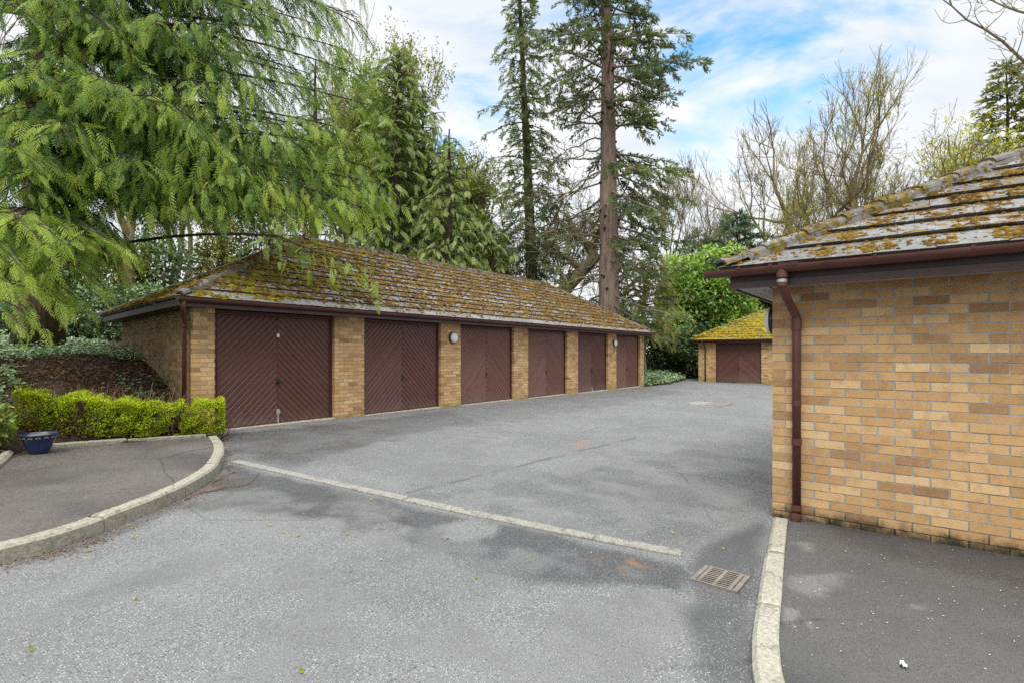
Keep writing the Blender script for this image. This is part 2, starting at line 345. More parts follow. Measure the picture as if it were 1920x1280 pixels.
no2 = wn('TexNoise'); L(mp.outputs[0], no2.inputs['Vector']); no2.inputs['Scale'].default_value = 3.4; no2.inputs['Detail'].default_value = 6
ccol = wn('ValToRGB'); L(no2.outputs['Fac'], ccol.inputs[0]); ccol.color_ramp.elements[0].position = .32; ccol.color_ramp.elements[0].color = (.75, .80, .86, 1); ccol.color_ramp.elements[1].position = .6; ccol.color_ramp.elements[1].color = (.93, .945, .96, 1)
mx = wn('Mix', data_type='RGBA'); L(cr.outputs[0], mx.inputs[0]); L(skm.outputs[2], mx.inputs[6]); L(ccol.outputs[0], mx.inputs[7])
bg = wn('Background'); L(mx.outputs[2], bg.inputs[0])
zen = wn('MapRange', interpolation_type='SMOOTHSTEP'); L(sx.outputs[2], zen.inputs[0]); zen.inputs[1].default_value = .56; zen.inputs[2].default_value = .95; zen.inputs[3].default_value = 1.12; zen.inputs[4].default_value = 4.2; L(zen.outputs[0], bg.inputs[1])
ow = wn('OutputWorld'); L(bg.outputs[0], ow.inputs[0])
sun = bpy.data.lights.new('sun', 'SUN'); sun.energy = 2.6; sun.angle = math.radians(28); sun.color = (1, .95, .87)
so = bpy.data.objects.new('sun', sun); COL.objects.link(so); so.rotation_euler = Vector((.55, .26, -.85)).to_track_quat('-Z', 'Y').to_euler(); so.location = (-10, -10, 20)
cam = bpy.data.cameras.new('camera'); co = bpy.data.objects.new('camera', cam); COL.objects.link(co); scene.camera = co
co.location = (0, 0, CZ); co.rotation_euler = (math.pi / 2, 0, math.atan2(S, K) - math.pi / 2)
cam.sensor_width = 36; cam.lens = F / 1920 * 36; cam.shift_y = (HY - 640) / 1920; cam.clip_end = 3000; cam.clip_start = .05
scene.view_settings.view_transform = 'Standard'; scene.view_settings.look = 'None'; scene.view_settings.exposure = 0
scene.cycles.max_bounces = 6; scene.cycles.diffuse_bounces = 3; scene.cycles.transmission_bounces = 3; scene.cycles.transparent_max_bounces = 4
scene.cycles.use_denoising = False
# ------------------------------------------------------------------ terrain and road
BANK = [(-16, -3.5), (-1.3, 3.0), (.6, 6.2), (1.16, 7.72), (1.52, 8.8), (1.79, 8.66), (3.42, 8.2), (3.6, 9.4), (21.9, 9.45), (22, 9.3), (24.5, 9.2), (28.8, 10), (33.8, 11.4), (39, 13.2)]
ROADPOLY = np.array(BANK + [(60, 12), (60, -30), (-16, -30)])
def inside(a, b, poly):
    a = np.asarray(a); r = np.zeros(a.shape, bool); n = len(poly)
    for i in range(n):
        (x0, y0), (x1, y1) = poly[i], poly[(i + 1) % n]
        if y0 == y1: continue
        c = ((y0 > b) != (y1 > b)) & (a < (x1 - x0) * (b - y0) / (y1 - y0) + x0); r ^= c
    return r
def pdist(a, b, poly):
    d = np.full(np.shape(a), 1e9)
    for (x0, y0), (x1, y1) in zip(poly[:-1], poly[1:]):
        dx, dy = x1 - x0, y1 - y0; t = np.clip(((a - x0) * dx + (b - y0) * dy) / (dx * dx + dy * dy), 0, 1)
        d = np.minimum(d, np.hypot(a - x0 - t * dx, b - y0 - t * dy))
    return d
def terrain(a, b):
    a = np.asarray(a, float); b = np.asarray(b, float)
    ins = inside(a, b, ROADPOLY); d = pdist(a, b, BANK)
    amp = 1.5 - .85 * sstep(a, 16, 24)
    ac = np.clip(a, -20, 45); bc = np.clip(b, -20, 30)
    h = road_z(ac, bc) + .05 + .065 * sstep(3.8 - a, 0, .5) + amp * (1 - np.exp(-d / 3.0)) + .10 * (fbm(a * .9, b * .9) - .5) * sstep(d, .1, 1.2)
    return np.where(ins, road_z(ac, bc) - .07, h)
def grid(xs, ys, zf):
    X, Y = np.meshgrid(xs, ys, indexing='ij'); Z = zf(X, Y); n, m = X.shape
    i = np.arange(n - 1)[:, None] * m; j = np.arange(m - 1)[None]
    return np.stack([X, Y, Z], -1).reshape(-1, 3), np.stack([i + j, i + m + j, i + m + j + 1, i + j + 1], -1).reshape(-1, 4)
def seq(*a):
    out = []
    for (x0, x1, st) in a: out += list(np.arange(x0, x1 - 1e-6, st))
    return np.array(out + [a[-1][1]])
v, f = grid(seq((-900, -120, 60), (-120, -20, 8), (-20, 44, .3), (44, 140, 8), (140, 900, 60)), seq((-900, -120, 60), (-120, -20, 8), (-20, 34, .3), (34, 140, 8), (140, 900, 60)), terrain)
mb = MB(); mb.add(v, f); solo('ground', mb, M['soil'], kind='structure', smooth=True)
def set_attr(o, nm, val):
    a = o.data.attributes.new(nm, 'FLOAT', 'POINT'); a.data.foreach_set('value', np.asarray(val, np.float32))
def polymask(a, b, px, soft, dz=0.0):
    P = [G(x, y, dz)[:2] for x, y in px]; P = P + [P[0]]
    d = pdist(a, b, P); sg = np.where(inside(a, b, P[:-1]), d, -d) + soft * 1.3 * (fbm(a * 3.1, b * 3.1) - .5) * 2
    return sstep(sg, -soft, soft)
v, f = grid(seq((-16, -3, .5), (-3, 10, .055), (10, 39, .25)), seq((-16, -3, .5), (-3, 9.5, .055), (9.5, 14, .25)), road_z)
mb = MB(); mb.add(v, f); road = solo('road', mb, M['road'], kind='structure', smooth=True)
A, B = v[:, 0], v[:, 1]
n1 = fbm(A * .8, B * .8); n2 = fbm(A * 2.7 + 9, B * 2.7); n3 = fbm(A * 9, B * 9)
dark = .05 + .20 * sstep(n1 + .25 * (n3 - .5), .54, .60) * (.6 + .4 * n2)
dark = np.maximum(dark, .85 * polymask(A, B, [(425, 868), (780, 950), (1290, 1060), (1290, 1115), (1150, 1095), (1000, 1090), (880, 1070), (760, 1010), (640, 975), (470, 955), (330, 955), (400, 900)], .07) * (.45 + .75 * sstep(n2, .35, .6)))
dark = np.maximum(dark, .8 * polymask(A, B, [(1290, 1040), (1448, 960), (1415, 1150), (1412, 1290), (1330, 1290), (1290, 1130)], .07))
dark = np.maximum(dark, .75 * polymask(A, B, [(415, 812), (640, 792), (860, 765), (900, 790), (700, 830), (560, 880), (440, 862)], .22) * (.6 + .5 * n2))
dark = np.maximum(dark, .55 * polymask(A, B, [(640, 905), (1270, 1035), (1440, 960), (1446, 860), (1300, 830), (1000, 890), (760, 930)], .3) * sstep(n2, .35, .6))
dark = np.maximum(dark, .7 * polymask(A, B, [(0, 1050), (190, 993), (400, 895), (410, 915), (200, 1015), (0, 1075)], .06))
dark = np.maximum(dark, .45 * polymask(A, B, [(640, 792), (1205, 725), (1300, 735), (900, 800)], .4))
for lx, ly, s in ((0, 0, 0),):
    dark = dark * (1 - .85 * polymask(A, B, [(690, 985), (740, 978), (775, 990), (760, 1003), (700, 998)], .035)) * (1 - .85 * polymask(A, B, [(810, 985), (880, 972), (935, 985), (925, 1003), (860, 1018), (820, 1005)], .035))
p0, p1 = G(770, 922), G(1190, 820)
dl = pdist(A, B, [p0[:2], p1[:2]]); dark = np.maximum(dark, .9 * (1 - sstep(dl + .03 * (n3 - .5), .015, .05)) * sstep(n2, .3, .5))
set_attr(road, 'dark', np.clip(dark, 0, 1))
set_attr(road, 'chip', np.clip(.55 + .6 * sstep(n2 + .35 * (n1 - .5) + .2 * (n3 - .5), .36, .56) - .4 * dark, .15, 1))
soil_ = np.maximum(.8 * polymask(A, B, [(415, 815), (600, 795), (760, 800), (640, 850), (470, 880), (420, 860)], .3) * sstep(n2, .4, .65), .5 * polymask(A, B, [(400, 880), (640, 925), (900, 1010), (700, 1000), (480, 960), (300, 950)], .2) * sstep(n3, .45, .6))
set_attr(road, 'soil', np.clip(soil_, 0, 1))
rust_ = np.maximum(.9 * polymask(A, B, [(1160, 1040), (1200, 1045), (1235, 1075), (1210, 1088), (1165, 1075), (1130, 1050)], .09) * sstep(n3, .42, .62), .8 * polymask(A, B, [(1075, 832), (1105, 828), (1100, 838), (1080, 840)], .06))
set_attr(road, 'rust', rust_)
# ------------------------------------------------------------------ kerbs, pavements
def resample(path, step):
    p = np.asarray(path, float); s = np.r_[0, np.cumsum(np.linalg.norm(np.diff(p, axis=0), axis=1))]
    q = np.linspace(0, s[-1], max(2, int(s[-1] / step) + 1)); return np.stack([np.interp(q, s, p[:, k]) for k in range(3)], 1), q
def offset2(p, d):
    T = np.gradient(p[:, :2], axis=0); T /= np.linalg.norm(T, axis=1)[:, None]; q = p.copy(); q[:, 0] += -T[:, 1] * d; q[:, 1] += T[:, 0] * d; return q
def kerb_run(mb, path, width, top, stone_len, bev=.018, below=.08, gap=.012, jitter=.006):
    """stones along an outer edge; top(i) = height of the upper face above the path"""
    p, q = resample(path, .03); inner = offset2(p, width); n = len(p); per = int(stone_len / .03); k = 0
    tp = np.broadcast_to(np.asarray(top, float), (n,)) if not callable(top) else top(p, q)
    T = np.gradient(p, axis=0); T /= np.linalg.norm(T, axis=1)[:, None]
    while k < n - 2:
        e = min(n - 1, k + per)
        if n - 1 - e < per * .3: e = n - 1
        rows = []; j = R.normal(0, jitter); tin = R.random(); jz = R.normal(0, jitter * .6)
        for i in range(k, e + 1):
            sh = T[i] * (gap / 2 if i == k else (-gap / 2 if i == e else 0)); o, a = p[i] + sh, inner[i] + sh
            ed = .012 * (i in (k, e)); hh = tp[i] + jz - ed * .6; rg = R.normal(0, .0012)
            d = (a - o) / width
            rows += [o + d * j - [0, 0, below], o + d * (j + ed * .4) + [0, 0, hh - bev], o + d * (bev + j) + [0, 0, hh + rg], a - d * .008 + [0, 0, hh + rg], a + [0, 0, hh - .006], a - [0, 0, below]]
        V = np.array(rows); m = e - k + 1; ii = np.arange(m - 1)[:, None] * 6; jj = np.arange(5)[None]
        f = np.stack([ii + jj, ii + jj + 1, ii + 6 + jj + 1, ii + 6 + jj], -1).reshape(-1, 4)
        mb.add(V, f, tin); b = mb.n - len(V)
        mb.f.append(np.array([[0, 1, 2, 3, 4, 5]][::-1]) + b); mb.f.append(np.array([[5, 4, 3, 2, 1, 0]]) + b + (m - 1) * 6)
        k = e
    return inner
def flatpoly(pts, z, name, mat, dens=.12):
    """a pavement sheet: grid cut to a polygon"""
    poly = np.array([p[:2] for p in pts]); bm = bmesh.new()
    vs = [bm.verts.new((p[0], p[1], z(p[0], p[1]))) for p in pts]; bm.faces.new(vs)
    bmesh.ops.triangulate(bm, faces=bm.faces[:])
    for _ in range(5):
        el = [e for e in bm.edges if e.calc_length() > dens * 1.6]
        if not el: break
        bmesh.ops.subdivide_edges(bm, edges=el, cuts=1); bmesh.ops.triangulate(bm, faces=bm.faces[:])
    for q in bm.verts: q.co.z = float(z(q.co.x, q.co.y))
    for fc in bm.faces:
        fc.smooth = True
        if fc.normal.z < 0: fc.normal_flip()
    me = bpy.data.meshes.new(name); bm.to_mesh(me); bm.free(); o = bpy.data.objects.new(name, me); COL.objects.link(o); me.materials.append(mat); o['kind'] = 'structure'
    return o
KH = .115
kl = [G(x, y) for x, y in ((0, 1057), (100, 1029), (190, 997), (330, 938), (398, 897), (420, 866), (418, 843), (404, 826))]
kl = [kl[0] + (kl[0] - kl[1]) * 8, kl[0] + (kl[0] - kl[1]) * 3] + kl
kpath = spline(kl, 160)
mb = MB(); kin = kerb_run(mb, kpath, .125, KH, 1.0); solo('kerb_left', mb, M['kerb'], kind='structure')
pz = lambda a, b: float(road_z(a, b)) + KH - .006
edge = [(3.42, 8.2), (1.79, 8.66), (1.5, 8.78), (1.16, 7.72), (.6, 6.2), (-1.3, 3.0), (-9, -.45)]
inn = [q for q in kin[::3]]
pl = flatpoly([np.array([a, b, 0]) for a, b in edge] + inn, pz, 'pavement_left', M['pave_left'], .2)
def paint(o, fd, fc, fs):
    c = np.zeros(len(o.data.vertices) * 3); o.data.vertices.foreach_get('co', c); c = c.reshape(-1, 3); A, B = c[:, 0], c[:, 1]
    set_attr(o, 'dark', fd(A, B)); set_attr(o, 'chip', fc(A, B)); set_attr(o, 'soil', fs(A, B)); set_attr(o, 'rust', 0 * A)
paint(pl, lambda a, b: .15 + .6 * sstep(fbm(a * 1.5, b * 1.5), .45, .7), lambda a, b: .3 + .6 * fbm(a * 2, b * 2), lambda a, b: .7 * (1 - sstep(pdist(a, b, edge), .1, .7)) + .12 + .35 * sstep(fbm(a * 3, b * 3), .5, .65))
mb = MB(); ep = np.array([[a, b, pz(a, b)] for a, b in [edge[0], ((edge[0][0] + edge[1][0]) / 2, 8.47), edge[1], (1.66, 8.72)]])
kerb_run(mb, ep[::-1], .07, .05, .9, .015); ep2 = spline([[a, b, pz(a, b)] for a, b in [(1.40, 8.5), (1.16, 7.72), (.6, 6.2), (-1.3, 3.0)]], 40)
kerb_run(mb, ep2[::-1], .09, .06, .9, .03); solo('kerb_edging', mb, M['edging'], kind='structure')
# right kerb and pavement
kr = [G(x, y, .045) for x, y in ((1449, 966), (1437, 1030), (1425, 1110), (1416, 1165), (1412, 1215), (1420, 1290))]
kr = kr + [kr[-1] + (kr[-1] - kr[-2]) * 1.0 + np.array([0, -.1, 0]), np.array([1.2, -.9, 0])]
kr = spline(kr, 80); PZR = .002
kr[:, 2] = road_z(kr[:, 0], kr[:, 1])
mb = MB(); kinr = kerb_run(mb, kr, .118, lambda p, q: .016 + PZR - p[:, 2] + 0 * q, .92, .022); solo('kerb_right', mb, M['kerb_near'], kind='structure')
pr = flatpoly(list(kinr[::2]) + [np.array(x) for x in ((1.2, -6, 0), (5.25, -6, 0), (5.25, .9, 0))], lambda a, b: PZR + .008 - .012 * math.exp(-max(0, 5.2 - a) / .4), 'pavement_right', M['pave'], .15)
def lightpatch(a, b):
    d = .72 + .28 * sstep(fbm(a * 1.2, b * 1.2), .4, .7)
    for px in ([(1470, 1090), (1590, 1085), (1540, 1135), (1480, 1115)], [(1470, 1155), (1500, 1160), (1495, 1190), (1468, 1190)], [(1490, 1025), (1530, 1020), (1525, 1050)], [(1500, 1175), (1525, 1180), (1520, 1200)], [(1700, 1145), (1750, 1150), (1715, 1158)]):
        d = d * (1 - .9 * polymask(a, b, px, .016))
    return np.clip(d, 0, 1)
for _ in range(1):
    bm = bmesh.new(); bm.from_mesh(pr.data); el = [e for e in bm.edges if e.calc_length() > .05 and (e.verts[0].co.xy.length < 6)]
    bmesh.ops.subdivide_edges(bm, edges=el, cuts=2); bmesh.ops.triangulate(bm, faces=bm.faces[:]); bm.to_mesh(pr.data); bm.free()
paint(pr, lightpatch, lambda a, b: .25 + .7 * sstep(fbm(a * 2, b * 2), .4, .65), lambda a, b: .8 * (1 - sstep(5.2 - a, .0, .18)))
# flush channel stones across the drive
mb = MB(); st = [G(430, 866), G(620, 909), G(905, 971), G(1080, 1007), G(1277, 1044)]
kerb_run(mb, spline(st, 60), .118, .016, .98, .006, .06, .008, .003); solo('kerb_channel', mb, M['strip'], kind='structure')
# ------------------------------------------------------------------ bricks
def bricks(mb, o, e1, n, length, z0, rows, shift=0, depth=.1, skip=None, rh=.075):
    """running bond; o at the lower left seen from outside"""
    for r in range(rows):
        off = (r + shift) % 2 * .1125; u = -off
        while u < length - 1e-4:
            u0, u1 = max(0, u), min(length, u + .215)
            if u1 - u0 > .03 and not (skip and skip(u0, u1, r)):
                t = np.clip(R.choice([R.normal(.66, .16), R.normal(.42, .12), R.normal(.27, .08)], p=[.58, .31, .11]), 0, 1)
                j = R.normal(0, .0012)
                mb.box(o, e1, n, u0 + abs(R.normal(0, .001)), u1 - abs(R.normal(0, .001)), j, j - depth, z0 + r * rh, z0 + r * rh + .0655 + R.normal(0, .0006), t)
            u += .225
# ------------------------------------------------------------------ roofs
DOME = None
def dome():
    v = [(0, 0, 1.)]
    for r, z in ((.62, .74), (1.0, .05)):
        for k in range(6): an = k * math.pi / 3 + (r < .8) * .5; v.append((r * math.cos(an), r * math.sin(an), z))
    f = [(0, 1 + k, 1 + (k + 1) % 6) for k in range(6)] + [(1 + k, 7 + k, 1 + (k + 1) % 6) for k in range(6)] + [(7 + k, 7 + (k + 1) % 6, 1 + (k + 1) % 6) for k in range(6)]
    return np.array(v), np.array(f)
DOME = dome()
class Slope:
    def __init__(s, A, B, RA, RB):
        s.A, s.B, s.RA, s.RB = [np.asarray(q, float) for q in (A, B, RA, RB)]
        s.e = unit(s.B - s.A); n = np.cross(s.e, s.RA - s.A if np.linalg.norm(np.cross(s.e, s.RA - s.A)) > .01 else s.RB - s.A); s.n = unit(n)
        if s.n[2] < 0: s.n = -s.n
        s.up = unit(np.cross(s.n, s.e)); s.up = s.up if s.up[2] > 0 else -s.up
        s.h = (s.RA - s.A) @ s.up
    def lim(s, y):
        t = y / s.h; w_ = (s.B - s.A) @ s.e
        return t * ((s.RA - s.A) @ s.e), w_ + t * ((s.RB - s.B) @ s.e)
    def p(s, x, y, z=0): return s.A + s.e * x + s.up * y + s.n * z
    def tiles(s, mb, gauge=.3, w=.33, th=.034, over=.04):
        nc = max(1, round(s.h / gauge)); g = s.h / nc
        for c in range(nc):
            y0 = c * g - (over if c == 0 else 0); y1 = (c + 1) * g; l0, r0 = s.lim(y0); l1, r1 = s.lim(y1); x = l0 - (c % 2) * w / 2 - .01
            if l0 < -.2: l0 = l0
            while x < r0:
                a, b = x + .002, x + w - .002; j = R.normal(0, .0025, 4); ti = np.clip(R.normal(.5, .22), 0, 1)
                q = [np.clip(a, l0, r0), np.clip(b, l0, r0), np.clip(b, l1, r1), np.clip(a, l1, r1)]
                if q[1] - q[0] > .004 or q[2] - q[3] > .004:
                    zt = th + .006; V = [s.p(q[0], y0, zt + j[0]), s.p(q[1], y0, zt + j[1]), s.p(q[2], y1, .004 + j[2] * .3), s.p(q[3], y1, .004 + j[3] * .3), s.p(q[0], y0 + .03, -.006), s.p(q[1], y0 + .03, -.006), s.p(q[2], y1, -.012), s.p(q[3], y1, -.012)]
                    mb.add(V, np.array([[0, 1, 2, 3], [4, 5, 1, 0], [5, 6, 2, 1], [7, 4, 0, 3]]), ti)
                x += w
        return nc, g
    def moss(s, mb, n, rad, density, gauge, nc, flat=.55, tint=.5, tsp=.22, w=.33):
        """cushions of moss; density(x, t, fr) gives the chance at distance x along, t up the slope, fr within a course"""
        y = R.random(n) * s.h; L_, R_ = s.lim(y); x = L_ + R.random(n) * (R_ - L_); wid = (s.B - s.A) @ s.e
        keep = R.random(n) < (R_ - L_) / wid
        g = s.h / nc; fr = (y % g) / g; keep &= R.random(n) < density(x, y / s.h, fr, y)
        x, y, fr = x[keep], y[keep], fr[keep]; m = len(x); r = rad * np.exp(R.normal(0, .42, m))
        P = s.A + s.e * x[:, None] + s.up * y[:, None] + s.n * (((.033 if w > .35 else .038) * (1 - fr))[:, None])
        an = R.random(m) * 6.283; ax = s.e * np.cos(an)[:, None] + s.up * np.sin(an)[:, None] + rnd(m, .08); nr = s.n + rnd(m, .12)
        V = (DOME[0] * [1, 1, flat] , DOME[1]); mb.scatter(V, P, ax, nr, r, np.clip(R.normal(tint, tsp, m), 0, 1))
def ridge_run(mb, P0, P1, rad=.1, ln=.42, sides=7, lift=.03, drop=.35):
    P0 = np.asarray(P0, float); P1 = np.asarray(P1, float); L_ = np.linalg.norm(P1 - P0); e = (P1 - P0) / L_; sd = unit(np.cross(e, [0, 0, 1.])); up = np.cross(sd, e)
    n = max(1, round(L_ / ln)); g = L_ / n
    an = np.linspace(0, math.pi, sides)
    for k in range(n):
        a = P0 + e * (k * g - .02) + up * R.normal(0, .004); b = P0 + e * ((k + 1) * g + .01); ti = np.clip(R.normal(.5, .2), 0, 1)
        r0, r1 = rad * 1.06, rad * .95
        prof = lambda c, r, z: [c + sd * (r * math.cos(t)) + up * (r * .62 * math.sin(t) + z) for t in an]
        V = prof(a, r0, lift) + prof(b, r1, lift - .012) + prof(a, r0 * .88, lift - .02)
        f = [[i, i + 1, sides + i + 1, sides + i] for i in range(sides - 1)] + [[2 * sides + i, 2 * sides + i + 1, i + 1, i] for i in range(sides - 1)]
        f += [[0, sides, sides, 2 * sides]][:0]
        mb.add(V, np.array(f), ti)
    for s_ in (-1, 1):   # mortar bed under both edges
        Q0 = P0 + e * .2; V = [Q0 + sd * s_ * rad + up * (lift + .004), P1 + sd * s_ * rad + up * (lift - .006), P1 + sd * s_ * rad * 1.05 - up * .08, Q0 + sd * s_ * rad * 1.05 - up * .08]
        mb.add(V, np.array([[0, 1, 2, 3]]), .8)
def ridge_moss(mb, P0, P1, n, rad, spread=.12, tint=.5):
    P0 = np.asarray(P0, float); P1 = np.asarray(P1, float); e = unit(P1 - P0); sd = unit(np.cross(e, [0, 0, 1.])); up = np.cross(sd, e)
    t = R.random(n); t = t[fbm(t * np.linalg.norm(P1 - P0) * 2.2, t * 0 + P0[0]) > .42]; m = len(t); q = R.normal(0, spread * .75, m)
    P = P0 + (P1 - P0) * t[:, None] + sd * q[:, None] + up * (.03 + .066 * np.sqrt(np.clip(1 - (q / .13) ** 2, 0, 1)))[:, None]
    mb.scatter((DOME[0] * [1, 1, .6], DOME[1]), P, e + rnd(m, .4), up + sd * (q * 4)[:, None] + rnd(m, .1), rad * np.exp(R.normal(0, .4, m)), np.clip(R.normal(tint, .2, m), 0, 1))
def gutter(mb, P0, P1, out, r=.056, sides=9, th=.004):
    """half-round channel, rim level with the points"""
    P0 = np.asarray(P0, float); P1 = np.asarray(P1, float); out = np.asarray(out, float); z = np.array([0, 0, 1.]); an = np.linspace(0, math.pi, sides)
    ring = [(r * math.cos(t), -r * math.sin(t)) for t in an] + [((r - th) * math.cos(t), -(r - th) * math.sin(t)) for t in an[::-1]]
    V = [P + out * (c + r) + z * s_ for P in (P0, P1) for c, s_ in ring]; m = len(ring)
    f = [[i, (i + 1) % m, m + (i + 1) % m, m + i] for i in range(m)]; mb.add(V, np.array(f))
    mb.f.append(np.array([list(range(sides))]) + mb.n - 2 * m); mb.f.append(np.array([list(range(m, m + sides))[::-1]]) + mb.n - 2 * m)
def gband(P, e, out, r, w, th=.006):
    m = MB(); gutter(m, np.asarray(P) - np.asarray(e) * w / 2 - np.asarray(out) * th, np.asarray(P) + np.asarray(e) * w / 2 - np.asarray(out) * th, out, r + th, 9, th + .002); return m
# ------------------------------------------------------------------ garage doors
def clip_half(poly, nx, nz, c):
    out = []
    for i in range(len(poly)):
        p, q = poly[i], poly[(i + 1) % len(poly)]; dp, dq = p[0] * nx + p[1] * nz - c, q[0] * nx + q[1] * nz - c
        if dp >= 0: out.append(p)
        if dp * dq < 0: t = dp / (dp - dq); out.append((p[0] + (q[0] - p[0]) * t, p[1] + (q[1] - p[1]) * t))
    return out
def shrink(poly, d):
    c = np.mean(poly, axis=0); n = len(poly); out = []
    area = sum(poly[i][0] * poly[(i + 1) % n][1] - poly[(i + 1) % n][0] * poly[i][1] for i in range(n)); sg = 1 if area > 0 else -1
    L_ = []
    for i in range(n):
        p, q = np.array(poly[i]), np.array(poly[(i + 1) % n]); t = (q - p) / (np.linalg.norm(q - p) + 1e-9); nn = np.array([-t[1], t[0]]) * sg; L_.append((p + nn * d, t))
    for i in range(n):
        (p, t), (q, s_) = L_[i - 1], L_[i]; den = t[0] * s_[1] - t[1] * s_[0]
        if abs(den) < 1e-3: out.append(tuple(q)); continue
        k = ((q[0] - p[0]) * s_[1] - (q[1] - p[1]) * s_[0]) / den; out.append(tuple(p + t * k))
    return out
def door_panel(o, e1, n, w, h, pitch=.088):
    mb = MB(); o = np.asarray(o, float); z = np.array([0, 0, 1.]); P = lambda u, d, q: o + np.asarray(e1) * u + np.asarray(n) * d + z * q
    dt = R.normal(.5, .2); mb.box(o, e1, n, 0, w, -.035, -.012, 0, h, .2)
    r2 = math.sqrt(.5)
    for (u0, u1, nx) in ((.02, w / 2 - .002, -r2), (w / 2 + .002, w - .02, r2)):
        rect = [(u0, .02), (u1, .02), (u1, h - .02), (u0, h - .02)]
        c0 = (w / 2) * nx - .2; k = -40
        for k in range(-30, 60):
            c = c0 + k * pitch; q = clip_half(clip_half(rect, nx, r2, c), -nx, -r2, -(c + pitch))
            if len(q) < 3: continue
            a_ = abs(sum(q[i][0] * q[(i + 1) % len(q)][1] - q[(i + 1) % len(q)][0] * q[i][1] for i in range(len(q)))) / 2
            if a_ < 4e-4: continue
            q1 = shrink(q, .002); q2 = shrink(q, .0125); m = len(q); ti = np.clip(dt + R.normal(0, .12), 0, 1)
            mb.add([P(u, -.0095, v_) for u, v_ in q1] + [P(u, 0, v_) for u, v_ in q2], [[i, (i + 1) % m, m + (i + 1) % m, m + i] for i in range(m)] + [list(range(m, 2 * m))], ti)
    return mb
def make_door(root, o, e1, n, w, h, extras=()):
    """o: lower left of the opening on the wall face; the leaf sits back in the reveal"""
    o = np.asarray(o, float); e1 = np.asarray(e1, float); n = np.asarray(n, float); back = .10
    od = o - n * back + np.array([0, 0, .012]); fr = .045
    d = part('door', door_panel(od + e1 * fr, e1, n, w - 2 * fr, h - .012 - fr), M['door'], root)
    m = MB(); m.box(od, e1, n, 0, fr - .003, -.06, .02, 0, h - .012, .5); m.box(od, e1, n, w - fr + .003, w, -.06, .02, 0, h - .012, .5); m.box(od, e1, n, fr - .001, w - fr + .001, -.06, .018, h - .012 - fr + .003, h - .012, .5)
    part('frame', m, M['frame'], d)
    m = MB(); hz = .78; c = od + e1 * w / 2 + np.array([0, 0, hz])
    m.box(c, e1, n, -.028, .028, .0, .009, -.05, .05, .5); m.tube([c + n * .008, c + n * .035], [.017, .013], 10); m.tube([c + n * .036 - e1 * .055 + np.array([0, 0, .006]), c + n * .04, c + n * .036 + e1 * .055 - np.array([0, 0, .004])], [.007, .012, .007], 8)
    part('handle', m, M['black'], d)
    if 'bolt' in extras:
        m = MB(); c = od + e1 * w / 2; m.box(c, e1, n, -.02, .02, .001, .012, .02, .17, .5); m.box(c, e1, n, -.032, .032, .001, .02, .17, .27, .5); m.tube([c + n * .024 + np.array([0, 0, .0]), c + n * .024 + np.array([0, 0, .22])], .009, 8); m.box(c, e1, n, .0, .042, .02, .034, .2, .225, .5)
        part('bolt', m, M['steel'], d)
    if 'plate' in extras:
        m = MB(); c = od + e1 * w / 2 + np.array([0, 0, h - .42]); m.box(c, e1, n, -.016, .03, .001, .01, -.03, .035, .5); part('number_plate', m, M['white'], d, label='small blank white plate near top of door')
    if 'hasp' in extras:
        m = MB(); c = od + e1 * (w / 2 + .02); m.box(c, e1, n, -.025, .03, .001, .02, .06, .17, .5); m.tube([c + n * .03 + np.array([0, 0, .01]), c + n * .03 + np.array([0, 0, .1])], .02, 8); part('hasp', m, M['steel'], d)
    m = MB(); m.box(o, e1, n, .0, w, -.14, .012, -.12, .014, .5); part('threshold', m, M['sill'], root)
    return d
def lamp(root, c, n, e1, r=.14):
    c = np.asarray(c, float); n = np.asarray(n, float); e1 = np.asarray(e1, float); z = np.array([0, 0, 1.])
    def lathe(m, prof, sides=28):
        V = [c + n * d + (e1 * math.cos(t) + z * math.sin(t)) * q for d, q in prof for t in np.arange(sides) * 2 * math.pi / sides]
        f = [[i * sides + j, i * sides + (j + 1) % sides, (i + 1) * sides + (j + 1) % sides, (i + 1) * sides + j] for i in range(len(prof) - 1) for j in range(sides)]; m.add(V, np.array(f))
    m = MB(); lathe(m, [(-.002, r * .98), (.03, r), (.05, r), (.058, r * .93), (.05, r * .86)]); g = part('wall_lamp', m, M['black'], root, True, label='round bulkhead lamp with dark rim')
    m = MB(); lathe(m, [(.04, r * .9), (.07, r * .88), (.092, r * .72), (.104, r * .4), (.107, .002)]); part('diffuser', m, M['white'], g, True)
# ------------------------------------------------------------------ the garage row
XA, XB, YF = 3.69, 21.95, 9.34; ZF = 2.187; EZ = 2.335
gar = thing('garage_block', 'row of six brown chevron garage doors under a long mossy hipped roof', 'garage', (XA, YF, float(road_z(XA, YF))))
e1 = np.array([1., 0, 0]); nf = np.array([0, -1., 0])
P_ = 3.04; OW = 2.31; AL = [4.03 + P_ * k for k in range(6)]
piers = [(XA, AL[0])] + [(AL[k] + OW, AL[k + 1]) for k in range(5)] + [(AL[5] + OW, XB)]
for i, (a0, a1) in enumerate(piers):
    z0 = float(road_z((a0 + a1) / 2, YF)) - .03; rows = int((ZF - z0 + .04) / .075) + 1; m = MB()
    zz = ZF + .02 - rows * .075
    bricks(m, (a0, YF, 0), e1, nf, a1 - a0, zz, rows, i % 2)
    b = part('brick_pier', m, M['brick'], gar)
    c = MB(); c.box((a0, YF, 0), e1, nf, .007, a1 - a0 - .007, -.007, -.22 if 0 < i < 6 else -.098, zz - .1, ZF + .015, .5); part('mortar', c, M['mortar_pale'], b)
EX = {0: ('bolt', 'plate'), 4: ('hasp',)}
for k in range(6):
    z0 = float(road_z(AL[k] + OW / 2, YF)) + .004
    make_door(gar, (AL[k], YF, z0), e1, nf, OW, ZF - z0 + .005, EX.get(k, ()))
